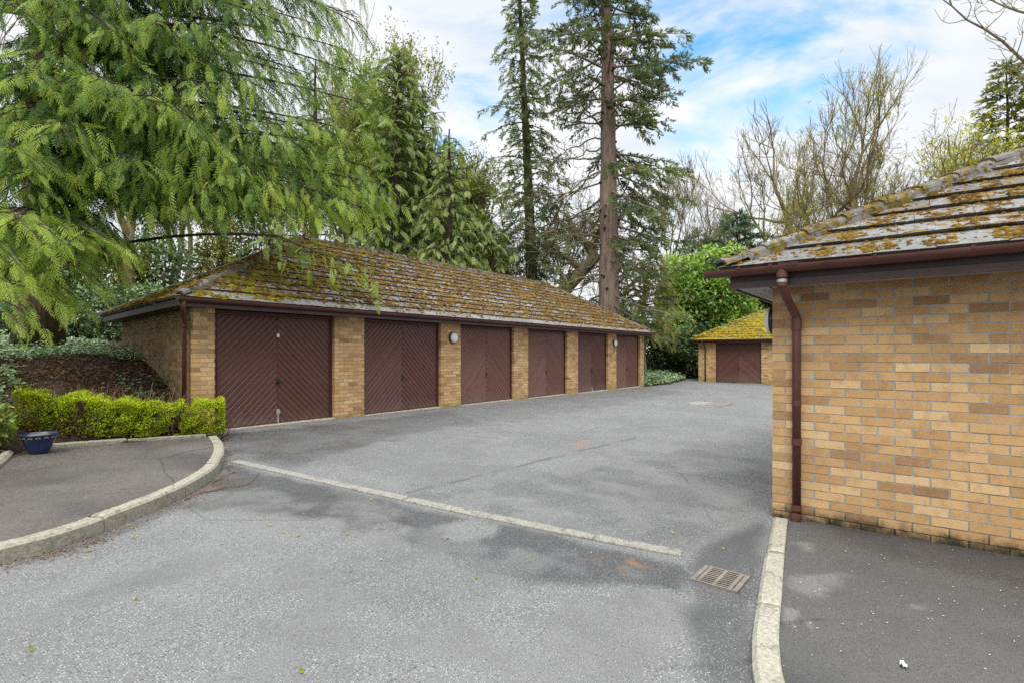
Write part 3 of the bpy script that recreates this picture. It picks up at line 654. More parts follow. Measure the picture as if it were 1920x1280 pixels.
# side wall (its end is slightly out of square), rear and far end
CB = np.array([4.43, 15.24]); sd = unit(np.array([XA - CB[0], YF - CB[1], 0])); sn = np.array([sd[1], -sd[0], 0.]); sn = sn if sn[0] < 0 else -sn
ln = math.hypot(CB[0] - XA, CB[1] - YF); m = MB(); bricks(m, (CB[0], CB[1], 0), sd, sn, ln - .105, ZF + .02 - 30 * .075, 30, 0)
wl = part('wall', m, M['brick_side'], gar, label='brick end wall with tree shade in its colour, facing the planted bank')
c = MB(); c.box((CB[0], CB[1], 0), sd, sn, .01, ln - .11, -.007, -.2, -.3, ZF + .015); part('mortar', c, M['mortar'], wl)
m = MB(); bricks(m, (XB, YF + .105, 0), (0, 1., 0), (1., 0, 0), 15.24 - YF - .105, ZF + .02 - 31 * .075, 31, 0)
wl = part('wall', m, M['brick'], gar); c = MB(); c.box((XB, YF + .1, 0), (0, 1., 0), (1., 0, 0), .01, 15.24 - YF - .1, -.007, -.2, -.4, ZF + .015); part('mortar', c, M['mortar'], wl)
m = MB(); m.box((CB[0], 15.24, 0), e1, (0, 1., 0), .2, XB - CB[0] - .21, 0, -.2, -.3, ZF + .01); part('wall', m, M['mortar_pale'], gar)
def roof(root, A, B, C, D, R1, R2, mats, gauge=.3, w=.33, front_moss=None, others=.4, ridge=True, hips=True, mossn=9000, mrad=.035):
    A, B, C, D, R1, R2 = [np.asarray(q, float) for q in (A, B, C, D, R1, R2)]
    m = MB(); sl = [Slope(A, B, R1, R2), Slope(B, C, R2, R2), Slope(C, D, R2, R1), Slope(D, A, R1, R1)]; nf_ = [s_.tiles(m, gauge, w, .029 if w > .35 else .034) for s_ in sl]
    rf = part('roof', m, mats[0], root); mm = MB()
    for i, s_ in enumerate(sl):
        fm = front_moss if (i == 0 and front_moss) else (others if callable(others) else (lambda x, t, fr, y: others * np.ones_like(x)))
        area = (s_.lim(0)[1] - s_.lim(0)[0] + s_.lim(s_.h * .999)[1] - s_.lim(s_.h * .999)[0]) / 2 * s_.h
        s_.moss(mm, int(mossn * (1 if i == 0 else .35)), mrad, fm, gauge, nf_[i][0], w=w)
    rr = MB(); hl = [(A, R1), (B, R2), (C, R2), (D, R1)] + [(R1, R2)]
    for p, q in hl: ridge_run(rr, p, q)
    part('ridge_tiles', rr, M['ridge'], rf)
    for p, q in hl[:2] + hl[4:]: ridge_moss(mm, p, q, int(110 * np.linalg.norm(q - p)), mrad * .8)
    if mm.n: part('moss', mm, mats[1], rf, True, kind='stuff')
    return rf, sl
def gmoss(x, t, fr, y):
    row = (y / .306).astype(int); n = fbm(x * 1.3 + row * 3.7, y * 1.6 + 4, 3); n2 = fbm(x * 6 + row * 11.3, y * 5, 2)
    jt = np.abs(((x + (row % 2) * .165) % .33) / .33 - .5)    # 0.5 at a tile joint
    p = sstep(n * .55 + n2 * .7 + .10 * sstep(fr, .2, .9) + .12 * sstep(jt, .3, .5) - .14 * sstep(fr, .88, 1), .44, .64)
    return (.05 + .95 * p) * (.10 + .9 * sstep(t, .03, .085)) * (.8 + .3 * (x > 13))
A_, B_, C_, D_ = (3.36, 9.03, EZ), (22.26, 9.03, EZ), (22.26, 15.58, EZ), (4.12, 15.58, EZ); R1_, R2_ = (7.42, 12.42, 4.36), (18.85, 12.42, 4.36)
rf, sl = roof(gar, A_, B_, C_, D_, R1_, R2_, (M['tile'], M['moss']), .306, .33, gmoss, lambda x, t, fr, y: .7 * np.ones_like(x), mossn=46000, mrad=.026)
mm = MB(); s_ = sl[3]; s_.moss(mm, 5000, .045, lambda x, t, fr, y: .9 * np.ones_like(x), .3, 12, .4)
s0 = sl[0]; s0.moss(mm, 26000, .04, lambda x, t, fr, y: .8 * sstep(3.6 - x + 2.2 * t * 2, .0, 2.5) * sstep(fbm(x * 2, y * 3), .4, .55), .306, 13, .4)
part('moss', mm, M['moss_green'], rf, True, label='greener moss along the end and hip of the roof', kind='stuff')
m = MB(); m.box((3.40, 9.07, 0), e1, nf, 0, 18.82, 0, -.022, ZF + .055, EZ - .01); fa = part('fascia', m, M['fascia'], gar)
m = MB(); m.box((3.39, 9.062, 0), e1, nf, 0, 18.84, 0, -.03, ZF, ZF + .052); part('edge_board', m, M['fascia_low'], fa)
m = MB(); dv_ = unit(np.array([4.12 - 3.36, 15.58 - 9.03, 0])); nn = np.array([-dv_[1], dv_[0], 0]); m.box((3.395, 9.1, 0), dv_, nn, 0, 6.5, -.02, .0, ZF + .02, EZ - .015); part('fascia', m, M['fascia'], gar)
m = MB(); m.box((22.225, 9.1, 0), (0, 1., 0), e1, 0, 6.4, -.02, .0, ZF, EZ - .012); part('fascia', m, M['fascia'], gar)
m = MB(); m.add([(3.4, 9.09, ZF + .018), (22.2, 9.09, ZF + .018), (22.2, 15.5, ZF + .018), (4.12, 15.5, ZF + .018)], [[0, 1, 2, 3]]); part('soffit', m, M['fascia'], gar)
GZ = EZ - .012; m = MB(); gutter(m, (3.33, 9.04, GZ), (22.33, 9.04, GZ - .02), nf); gt = part('gutter', m, M['gutter'], gar, False)
for i in range(10):
    xx = 3.95 + i * 1.98; mbb = gband((xx, 9.04, GZ + .003), e1, nf, .056, .035 if i % 2 else .09); part('bracket', mbb, M['gutter'], gt)
m = MB(); q = [np.array((3.42, 9.0, GZ - .04)), np.array((3.42, 9.0, GZ - .15)), np.array((3.46, 9.1, GZ - .22)), np.array((3.58, 9.4, GZ - .33)), np.array((3.605, 9.46, GZ - .42)), np.array((3.605, 9.46, .1))]
m.tube(q, .034, 12); dp = part('downpipe', m, M['gutter'], gar, True)
for hh in (1.9, .45):
    m = MB(); m.tube([(3.605, 9.46, hh - .03), (3.605, 9.46, hh + .03)], .041, 12); part('collar', m, M['gutter'], dp, True)
for k in (2, 5):
    a0, a1 = piers[k]; lamp(gar, ((a0 + a1) / 2 + (.06 if k == 2 else .18), YF, 1.85), nf, e1, .145)
# ------------------------------------------------------------------ the far garage
FX, FY0 = 29.0, 9.2; fz = float(road_z(29, 7)) - .03; FZF = 1.985; FE = 2.16
far = thing('garage_block', 'distant brick garage with bright yellow mossy roof beyond the drive', 'garage', (FX, FY0, fz)); ef = np.array([0, -1., 0]); nfa = np.array([-1., 0, 0])
fp = [(9.2, 8.29), (6.03, 5.2), (2.9, 1.9)]; fd = [(8.29, 6.03), (5.2, 2.9)]
for i, (b0, b1) in enumerate(fp):
    m = MB(); rows = 29; zz = FZF + .02 - rows * .075; bricks(m, (FX, b0, 0), ef, nfa, b0 - b1, zz, rows, i % 2); b = part('brick_pier', m, M['brick'], far)
    c = MB(); c.box((FX, b0, 0), ef, nfa, .007, b0 - b1 - .007, -.007, -.2, zz - .1, FZF + .015); part('mortar', c, M['mortar_pale'], b)
for b0, b1 in fd: make_door(far, (FX, b0, fz + .02), ef, nfa, b0 - b1, FZF - fz - .015)
m = MB(); m.box((FX + .11, 9.19, 0), (1., 0, 0), (0, 1., 0), 0, 5.6, 0, -.2, -.4, FZF + .01); m.box((FX + 5.5, 9.0, 0), ef, (1., 0, 0), 0, 7.1, 0.2, 0, -.4, FZF + .008); m.box((FX + .11, 1.91, 0), (1., 0, 0), (0, -1., 0), 0, 5.6, 0, -.2, -.4, FZF + .006); part('wall', m, M['brick'], far)
FT = .525
rf2, _ = roof(far, (28.68, 9.52, FE), (28.68, 1.6, FE), (34.9, 1.6, FE), (34.9, 9.52, FE), (31.8, 6.42, FE + 3.1 * FT), (31.8, 4.7, FE + 3.1 * FT), (M['tile_far'], M['moss_far']), .3, .33, lambda x, t, fr, y: (.35 + .65 * sstep(t, .05, .25)) * sstep(fr, .12, .3) * (.25 + .75 * sstep(fbm(x * 2.5, y * 4), .38, .52)), .6, mossn=12000, mrad=.045)
m = MB(); m.box((28.7, 9.5, 0), ef, nfa, 0, 7.9, 0, -.022, FZF, FE - .01); part('fascia', m, M['fascia'], far)
m = MB(); m.add([(28.72, 9.48, FZF + .02), (34.85, 9.48, FZF + .02), (34.85, 1.62, FZF + .02), (28.72, 1.62, FZF + .02)], [[0, 1, 2, 3]]); part('soffit', m, M['fascia'], far)
m = MB(); gutter(m, (28.69, 9.6, FE - .012), (28.69, 1.55, FE - .012), nfa); part('gutter', m, M['gutter'], far)
m = MB(); m.tube([(28.62, 8.88, FE - .05), (28.62, 8.88, FE - .16), (28.9, 8.82, FE - .36), (28.94, 8.81, FE - .46), (28.94, 8.81, fz)], .036, 10); part('downpipe', m, M['gutter'], far, True)
# ------------------------------------------------------------------ the near building on the right
NX, NY = 5.209, .991; NF = 2.026; NE = 2.205; NT_ = .535
near = thing('garage_block', 'close brick building at the drive edge with brown gutter and grey mossy tiles', 'building', (NX, NY, 0)); en = np.array([0, -1., 0]); nn_ = np.array([-1., 0, 0])
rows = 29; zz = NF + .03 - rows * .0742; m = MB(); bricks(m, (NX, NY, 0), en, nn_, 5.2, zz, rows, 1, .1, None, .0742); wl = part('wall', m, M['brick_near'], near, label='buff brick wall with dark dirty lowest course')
c = MB(); c.box((NX, NY, 0), en, nn_, .007, 5.2, -.0035, -.21, -.3, NF + .02); part('mortar', c, M['mortar_near'], wl)
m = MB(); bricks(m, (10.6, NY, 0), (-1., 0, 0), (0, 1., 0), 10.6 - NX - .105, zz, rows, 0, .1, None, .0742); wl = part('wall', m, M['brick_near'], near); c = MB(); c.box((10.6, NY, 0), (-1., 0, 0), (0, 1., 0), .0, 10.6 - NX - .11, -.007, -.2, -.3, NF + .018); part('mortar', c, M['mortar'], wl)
hd = 3.3; x0, y0 = 4.88, 1.32
def nmoss(x, t, fr, y):
    row = (y / .335).astype(int); ph = ((x + (row % 2) * .19 + .02) % .38) / .38; jt = np.minimum(ph, 1 - ph) * .38
    k = np.floor((x + (row % 2) * .19 + .19) / .38).astype(int); rn = _g[(k * 7 + row * 13) % 64, (k * 3 + row * 5) % 64]
    col = (1 - sstep(jt, .03 + .045 * rn, .06 + .075 * rn)) * (rn > .1) * sstep(fbm(x * 14, y * 14, 2), .32, .5)
    edge = sstep(fr, .88, .97) * sstep(fbm(x * 3 + row * 5, y * 2, 2), .42, .62)
    sp = .22 * sstep(fbm(x * 11 + 5, y * 11, 2), .46, .62)
    return np.clip(col * .9 + edge * .9 + sp, 0, 1) * (.6 + .4 * sstep(t, .03, .2))
rf3, _ = roof(near, (x0, y0, NE), (x0, -5.2, NE), (x0 + 2 * hd, -5.2, NE), (x0 + 2 * hd, y0, NE), (x0 + hd, y0 - hd, NE + hd * NT_), (x0 + hd, -5.2 + hd - .6, NE + hd * NT_), (M['tile_near'], M['moss_near']), .335, .38, nmoss, .3, mossn=120000, mrad=.0125)
m = MB(); m.box((4.93, 1.28, 0), en, nn_, 0, 6.4, 0, -.022, NF + .06, NE - .012); fa = part('fascia', m, M['fascia'], near)
m = MB(); m.box((4.922, 1.288, 0), en, nn_, 0, 6.4, 0, -.032, NF, NF + .057); part('edge_board', m, M['fascia_low'], fa)
m = MB(); m.box((4.956, 1.287, 0), (1., 0, 0), (0, 1., 0), 0, 6, -.022, 0, NF + .002, NE - .014); part('fascia', m, M['fascia'], near)
m = MB()
for i in range(3): m.box((4.955, 1.26 - i * .088, 0), (1., 0, 0), (0, -1., 0), 0, 6, .0, .083, NF + .016, NF + .03, .5)
m.box((4.955, .98, 0), en, (1., 0, 0), 0, 6, .0, .30, NF + .018, NF + .03, .5); part('soffit', m, M['soffit'], near)
GN = NE - .008; m = MB(); gutter(m, (4.915, 1.475, GN - .012), (4.915, -5.2, GN + .01), nn_, .06, 13); gt = part('gutter', m, M['gutter'], near)
for yy in (1.18, .73, .21, -.35): part('bracket', gband((4.915, yy, GN + .004), en, nn_, .06, .022), M['gutter'], gt)
part('union', gband((4.915, .815, GN + .004), en, nn_, .06, .11, .005), M['gutter'], gt)
for yy in (.93, .755): part('union', gband((4.915, yy, GN + .005), en, nn_, .06, .03, .009), M['gutter'], gt)
ox, oy = 4.855, .85; wy = .787; m = MB()
q = [np.array((ox, oy, GN - .035)), np.array((ox, oy, GN - .17)), np.array((ox + .012, oy - .004, GN - .205)), np.array((ox + .14, oy - .03, GN - .315)), np.array((NX - .065, wy + .01, GN - .40)), np.array((NX - .055, wy, GN - .44)), np.array((NX - .055, wy, .03))]
m.tube(q, .035, 16); dp = part('downpipe', m, M['gutter'], near, True)
for c, d, r in ((q[0], q[0] - [0, 0, .075], .047), (q[1] + [0, 0, .02], q[1] - [0, 0, .012], .043), (q[5] + [0, 0, .0], q[5] - [0, 0, .10], .0415), (np.array((NX - .055, wy, 1.05)), np.array((NX - .055, wy, 1.0)), .0375), (np.array((NX - .055, wy, .72)), np.array((NX - .055, wy, .66)), .0405), (np.array((NX - .055, wy, .14)), np.array((NX - .055, wy, .09)), .041)):
    m = MB(); m.tube([c, d], r, 16); part('collar', m, M['gutter'], dp, False)
m = MB(); m.tube([q[1] + [0, 0, .045], q[1] + [0, 0, .02]], .0415, 16); part('joint_ring', m, M['steel'], dp)
m = MB(); m.tube([(NX - .05, wy, .035), (NX - .10, wy + .004, .03)], [.043, .04], 16); m.tube([(NX - .10, wy + .004, .03), (NX - .108, wy + .0045, .03)], [.034, .03], 16); part('shoe', m, M['gutter'], dp)
lamp(near, (5.44, NY, 1.765), (0, 1., 0), (-1., 0, 0), .13)
m = MB(); c = np.array((4.86, 1.36, NE + .01)); an = np.linspace(-.6, 4.2, 18); sp_ = [c + np.array([0, .02 + .0, 0]), c + np.array([0, .03, .05])] + [c + np.array([0, .075 + (.045 - .006 * k * .3) * math.cos(t), .075 + (.045 - .006 * k * .3) * math.sin(t)]) for k, t in enumerate(an)]
m.tube(sp_, .007, 6); part('hip_iron', m, M['iron'], near)
# ------------------------------------------------------------------ street furniture
g4 = [G(1318, 1056), G(1402, 1080), G(1388, 1117), G(1298, 1088)]; gc = sum(g4) / 4; ux = unit((g4[1] - g4[0]) * [1, 1, 0]); uy = unit(np.cross([0, 0, 1.], ux)); gl = np.linalg.norm(g4[1] - g4[0]) * 1.0; gw = np.linalg.norm(g4[3] - g4[0]) * .95
dg = thing('drain_grate', 'rusty cast iron drain grate with parallel slots set in the road', 'drain', tuple(gc + [0, 0, .0])); o = gc + np.array([0, 0, .002])
m = MB(); fw = .016
m.box(o, ux, uy, -gl / 2, gl / 2, -gw / 2, -gw / 2 + fw, -.02, .009); m.box(o, ux, uy, -gl / 2, gl / 2, gw / 2 - fw, gw / 2, -.02, .009); m.box(o, ux, uy, -gl / 2, -gl / 2 + .03, -gw / 2 + fw, gw / 2 - fw, -.02, .0085); m.box(o, ux, uy, gl / 2 - .03, gl / 2, -gw / 2 + fw, gw / 2 - fw, -.02, .0085)
part('frame', m, M['grate'], dg); m = MB(); nb = 8; h = gw - 2 * fw
for i in range(nb):
    y = -gw / 2 + fw + h * (i + .75) / (nb + .5); m.box(o, ux, uy, -gl / 2 + .034, gl / 2 - .034, y - h / nb * .2, y + h / nb * .2, .0045, .0075)
for u in (-gl / 2 + .05, .0, gl / 2 - .05): m.box(o, ux, uy, u - .011, u + .011, -h / 2 + .002, h / 2 - .002, .004, .0095)
part('grille', m, M['grate'], dg); m = MB(); m.box(o, ux, uy, -gl / 2 + .005, gl / 2 - .005, -gw / 2 + .004, gw / 2 - .004, -.03, .003); part('pit', m, M['pit'], dg)  # near-black slab just above the road, painted shade for the drain hole
q4 = [G(1306, 752), G(1345, 756), G(1362, 762), G(1320, 757)]; mc = sum(q4) / 4
mh = thing('manhole_cover', 'pale concrete and iron manhole cover far along the drive', 'manhole', tuple(mc)); m = MB(); m.box(mc, e1, (0, 1., 0), -.55, .55, .05, .6, -.02, .012); part('surround', m, M['strip'], mh); m = MB(); m.box(mc, e1, (0, 1., 0), -.5, .55, -.5, .045, -.02, .010); part('lid', m, M['grate'], mh)
# blue pot
pc = G(73, 848, KH); pr_ = .205
pot = thing('plant_pot', 'blue glazed pot with painted flower rim at the bed edge', 'plant pot', tuple(pc))
def lathe(c, prof, sides=40):
    m = MB(); V = [c + .84 * np.array([q * math.cos(t), q * math.sin(t), z]) for z, q in prof for t in np.arange(sides) * 2 * math.pi / sides]
    m.add(V, np.array([[i * sides + j, i * sides + (j + 1) % sides, (i + 1) * sides + (j + 1) % sides, (i + 1) * sides + j] for i in range(len(prof) - 1) for j in range(sides)])); return m
pbody = part('body', lathe(pc, [(0, .001), (0, .105), (.01, .112), (.1, .15), (.19, .18), (.2, .187), (.245, .195), (.25, .2)]), M['pot'], pot, True)
part('rim', lathe(pc, [(.246, .2), (.252, .215), (.268, .22), (.28, .214), (.278, .19), (.24, .184)]), M['pot'], pot, True)
NB = 14
for k in range(NB):
    m = MB()
    th = k * 2 * math.pi / NB; c = pc + .84 * np.array([.1935 * math.cos(th), .1935 * math.sin(th), .226]); tn = np.array([-math.sin(th), math.cos(th), 0]); rn = np.array([math.cos(th), math.sin(th), 0]); z = np.array([0, 0, 1.])
    for j in range(5):
        an = math.pi * (.0 + j / 4); d = tn * math.cos(an) + z * math.sin(an) * .8; s2 = tn * -math.sin(an) + z * math.cos(an); m.add([c + d * .004 + rn * .003, c + d * .015 + s2 * .004 + rn * .004, c + d * .028 + rn * .003, c + d * .015 - s2 * .004 + rn * .004], [[0, 1, 2, 3]])
    part('painted_flower', m, M['potmotif'], pbody)
part('soil', lathe(pc, [(.245, .186), (.262, .12), (.268, .001)]), M['potsoil'], pot, True)
# ------------------------------------------------------------------ foliage templates
def kite(l, w, z=0): return [(0, 0, 0), (l * .45, w, z), (l, 0, -abs(z) * .6), (l * .45, -w, z)]
def frond(pairs=9, sub=True, width=.38, ang=48, curve=.28, drop=.5, lw=.026):
    V, Fc = [], []
    def leaf(o, d, l, w):
        o = np.array(o); d = np.array(d); sdv = np.array([-d[1], d[0], 0]); b = len(V)
        for q in (o, o + d * l * .45 + sdv * w, o + d * l, o + d * l * .45 - sdv * w): V.append(q)
        Fc.append([b, b + 1, b + 2, b + 3])
    for i in range(pairs):
        x = .06 + .9 * i / pairs
        for s_ in (1, -1):
            l = (width * min(1, .45 + x * 3.2) * (1.06 - x) ** .75 + .04) * (.85 + .3 * random.random()); an = math.radians(ang + random.uniform(-7, 7)) * s_; d = (math.cos(an), math.sin(an), 0)
            xx = x + (s_ > 0) * .03
            if not sub: leaf((xx, 0, 0), d, l, lw); continue
            leaf((xx, 0, 0), d, l, .017)
            for k in range(3):
                p = np.array([xx, 0, 0]) + np.array(d) * l * (.25 + .24 * k)
                for s2 in (1, -1):
                    a2 = an + s2 * .75; leaf(p, (math.cos(a2), math.sin(a2), 0), l * (.36 - .07 * k), .016)
    leaf((0, 0, 0), (1, 0, 0), 1.0, .014); leaf((.9, 0, 0), (1, 0, 0), .16, .02)
    V = np.array(V); V[:, 2] = -curve * V[:, 0] ** 2 - drop * V[:, 1] ** 2 - .12 * np.abs(V[:, 1]); return V, np.array(Fc)
FR_NEAR = [frond(9, False, .36, 50, .3, .5, .026), frond(8, False, .32, 44, .45, .5, .028), frond(10, False, .30, 54, .15, .5, .024), frond(8, False, .25, 40, .6, .5, .027), frond(7, False, .3, 46, .8, .7, .03)]
FR_FAR = [frond(6, False, .36, 42, .3, .4, .055), frond(6, False, .3, 38, .5, .4, .055)]
def tuft(n=16, l=.5, w=.06, spread=.7):
    V, Fc = [], []
    for i in range(n):
        x = i / n; an = random.uniform(0, 6.28); d = unit([1.0, spread * math.cos(an), spread * math.sin(an)]); o = np.array([x * .8, 0, 0]); ll = l * (.6 + .5 * random.random()); sdv = unit(np.cross(d, [random.random(), random.random(), random.random() + .1])); b = len(V)
        V += [o, o + d * ll * .5 + sdv * w, o + d * ll, o + d * ll * .5 - sdv * w]; Fc.append([b, b + 1, b + 2, b + 3])
    return np.array(V), np.array(Fc)
TUFT = [tuft(), tuft(18, .45, .05, .9)]
def leafcluster(n, spread=.5, lw=.2):
    V, Fc = [], []
    for i in range(n):
        o = np.array([random.gauss(.4, .3), random.gauss(0, spread), random.gauss(0, spread * .7)]); d = unit([.6 + random.gauss(0, .5), random.gauss(0, .7), random.gauss(.1, .5)]); sdv = unit(np.cross(d, [random.gauss(0, .4), random.gauss(0, .4), 1])); b = len(V); ll = random.uniform(.3, .5)
        V += [o, o + d * ll * .5 + sdv * ll * lw * 1.3, o + d * ll, o + d * ll * .5 - sdv * ll * lw * 1.3]; Fc.append([b, b + 1, b + 2, b + 3])
    return np.array(V), np.array(Fc)
LC = [leafcluster(9), leafcluster(10)]
LEAF = (np.array([(0, 0, 0), (.35, .3, .06), (.75, .22, .03), (1, 0, -.08), (.75, -.22, .03), (.35, -.3, .06)], float), np.array([[0, 1, 2, 3], [0, 3, 4, 5]]))
# ------------------------------------------------------------------ conifers
def droop_path(p0, tip, rise, n=9):
    t = np.linspace(0, 1, n)[:, None]; mid = (p0 + tip) / 2 + np.array([0, 0, rise]); return (1 - t) ** 2 * p0 + 2 * t * (1 - t) * mid + t * t * tip
def limb_foliage(path, wood, fol, tmpl, subgap, sublen, fgap, fsize, tint0, hang=.5, start=.2, r0=.05, tsp=.16, outb=.25, taper=.65):
    L_ = np.r_[0, np.cumsum(np.linalg.norm(np.diff(path, axis=0), axis=1))]; tot = L_[-1]
    wood.tube(path, np.linspace(r0, .008, len(path)), 6, cap=False)
    s_ = np.arange(tot * start, tot, subgap); side = 1; SP0, SP1 = [], []; FP, FA, FN, FS, FT_ = [], [], [], [], []
    for q in s_:
        o = np.array([np.interp(q, L_, path[:, k]) for k in range(3)]); o2 = np.array([np.interp(min(tot, q + .1), L_, path[:, k]) for k in range(3)]); o1 = np.array([np.interp(max(0, q - .1), L_, path[:, k]) for k in range(3)])
        d = unit(o2 - o1); u = q / tot; sd_ = unit(np.cross(d, [0, 0, 1.])) * side; side = -side
        l = sublen * (1 - taper * u) * (.4 + .6 * min(1, u / .35)) * R.uniform(.7, 1.25); dd = unit(d * R.uniform(.5, 1.0) + sd_ * R.uniform(.5, 1.0) + np.array([0, 0, R.normal(-.1, .18)]))
        n = max(3, int(l / fgap)); t = (np.arange(n) + .6) / n; P = o + dd * (t * l)[:, None] + np.array([0, 0, -1.]) * (hang * .42 * l * t ** 2)[:, None]
        SP0 += [o, P[n // 2]]; SP1 += [P[n // 2], P[-1]]
        dirs = dd + np.array([0, 0, -1.]) * (hang * .9 * t)[:, None]; sx_ = np.cross(dirs, [0, 0, 1.]); alt = np.where(np.arange(n) % 2 == 0, 1, -1)[:, None]
        ax = dirs + sx_ * alt * .7 * (1 - .6 * t)[:, None] + rnd(n, .16) + np.array([0, 0, -.25 * hang]); nr = np.array([0, 0, 1.]) + rnd(n, .35) + sx_ * alt * .2
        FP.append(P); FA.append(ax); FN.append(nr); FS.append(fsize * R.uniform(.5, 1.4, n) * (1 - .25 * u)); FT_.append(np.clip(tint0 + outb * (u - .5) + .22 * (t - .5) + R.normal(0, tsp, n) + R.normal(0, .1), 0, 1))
    if not FP: return
    FP = np.concatenate(FP); FA = np.concatenate(FA); FN = np.concatenate(FN); FS = np.concatenate(FS); FT_ = np.concatenate(FT_)
    wood.segs(SP0, SP1, np.full(len(SP0), .011), np.full(len(SP0), .006), 3)
    ch = R.integers(0, len(tmpl), len(FP))
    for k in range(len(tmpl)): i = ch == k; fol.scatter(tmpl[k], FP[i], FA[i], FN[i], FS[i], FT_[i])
def trunk_mb(base, top, r0, r1, sides=14, wob=.05, flare=1.5, n=18):
    m = MB(); t = np.linspace(0, 1, n); p = base + (top - base) * t[:, None]; p[1:, :2] += np.cumsum(R.normal(0, wob, (n - 1, 2)) * .3, 0)
    r = r0 + (r1 - r0) * t; r = r * (1 + (flare - 1) * np.exp(-t * (np.linalg.norm(top - base)) / .7)); m.tube(p, r, sides); return m, p
def tree_root(name, label, cat, base, group): return thing(name, label, cat, tuple(base), group)
def gz(p): p = np.array(p, float); p[2] = float(terrain(p[0], p[1])) - .08; return p
GRP_C = 'evergreen trees behind the garages'; GRP_B = 'bare spring trees beyond the buildings'
# --- the big cedar on the bank
cb = gz(at(72, 640, 11.0)); ct = cb + np.array([.2, .1, 15.0]); root = tree_root('cedar_tree', 'huge cedar with drooping bright green ferny sprays and brown trunk on the bank', 'tree', cb, None)
tm, tp = trunk_mb(cb, ct, .33, .07, 18, .04, 1.45); part('trunk', tm, M['bark_cedar'], root, True); wood, fol = MB(), MB()
def from_trunk(z): i = np.argmin(np.abs(tp[:, 2] - z)); return tp[i].copy()
TIPS = [(-15, 585, 6.3, .8), (150, 500, 7.8, .78), (-20, 520, 6.0, .75), (190, 430, 7.8, .72), (35, 420, 6.8, .8), (130, 430, 7.4, .72), (0, 400, 6.4, .75), (90, 360, 7.6, .6),
        (205, 455, 8.6, .5), (300, 385, 9.2, .5), (380, 390, 9.3, .55), (455, 380, 9.3, .55), (530, 392, 9.0, .6), (600, 385, 9.4, .6), (690, 395, 9.8, .6), (725, 370, 10.2, .55), (700, 330, 10.2, .55), (640, 350, 9.4, .6), (560, 370, 9.0, .6), (480, 340, 8.8, .6), (400, 330, 8.6, .5), (310, 330, 8.8, .4),
        (700, 250, 10.6, .5), (630, 240, 9.8, .5), (540, 260, 9.2, .55), (450, 270, 8.8, .6), (360, 280, 8.4, .6), (260, 300, 8.2, .5), (180, 260, 7.8, .45),
        (680, 150, 11, .4), (600, 140, 10, .45), (510, 150, 9.4, .5), (420, 150, 8.8, .6), (320, 170, 8.4, .6), (220, 180, 8.0, .55), (120, 210, 7.4, .6), (40, 250, 7.0, .55),
        (670, 50, 11.4, .35), (610, 50, 10.4, .4), (530, 40, 9.8, .45), (440, 50, 9.2, .5), (340, 60, 8.8, .55), (240, 60, 8.4, .5), (140, 90, 7.8, .55), (50, 120, 7.4, .5), (660, -40, 11.8, .35), (580, -50, 10.6, .4), (480, -60, 10, .45), (380, -60, 9.4, .5), (280, -60, 9, .5), (180, -40, 8.4, .5), (80, -20, 8.0, .5), (10, 20, 7.6, .45), (560, -150, 11, .4), (400, -160, 10, .4), (250, -160, 9.4, .4), (100, -150, 8.8, .4)]
TIPS2 = TIPS + [(a + R.uniform(-60, 20), b + R.uniform(-55, 25), c + R.uniform(.3, 1.2), d - .12) for a, b, c, d in TIPS[8:]]
for px, py, Z, tn in TIPS2:
    tip = at(px, py, Z) + rnd(1, .12)[0]; p0 = from_trunk(min(ct[2] - .5, max(3.0, tip[2] + R.uniform(.6, 1.8)))); limb_foliage(droop_path(p0, tip, R.uniform(.3, .9), 11), wood, fol, FR_NEAR, .18, 1.45, .10, .37, tn + .02, .9, .18, .045, outb=.4)
for i in range(26):   # limbs on the sides the photograph does not look at
    az = R.uniform(0, 6.28); z = R.uniform(4.5, 13.5); l = (7.0 - .32 * z) * R.uniform(.8, 1.1); dr = np.array([math.cos(az), math.sin(az)]); p0 = from_trunk(z)
    if dr @ np.array([.9, -.9]) > .2: continue
    tip = p0 + np.array([dr[0] * l, dr[1] * l, -R.uniform(.8, 1.8)]); limb_foliage(droop_path(p0, tip, .6, 9), wood, fol, FR_FAR, .34, 1.4, .2, .42, .3, .55, .25, .06)
hp = [at(520, 442, 9.3), at(575, 465, 8.95), at(640, 488, 8.75), at(685, 500, 8.7)]; hp = np.vstack([droop_path(from_trunk(3.6), hp[0], .5, 8)[:-1], spline(hp, 8)])
limb_foliage(hp, wood, fol, FR_NEAR, .16, .62, .12, .3, .78, 1.5, .72, .035, taper=.3)
part('limbs', wood, M['bark_dark'], root, True); part('crown', fol, M['cedar'], root)
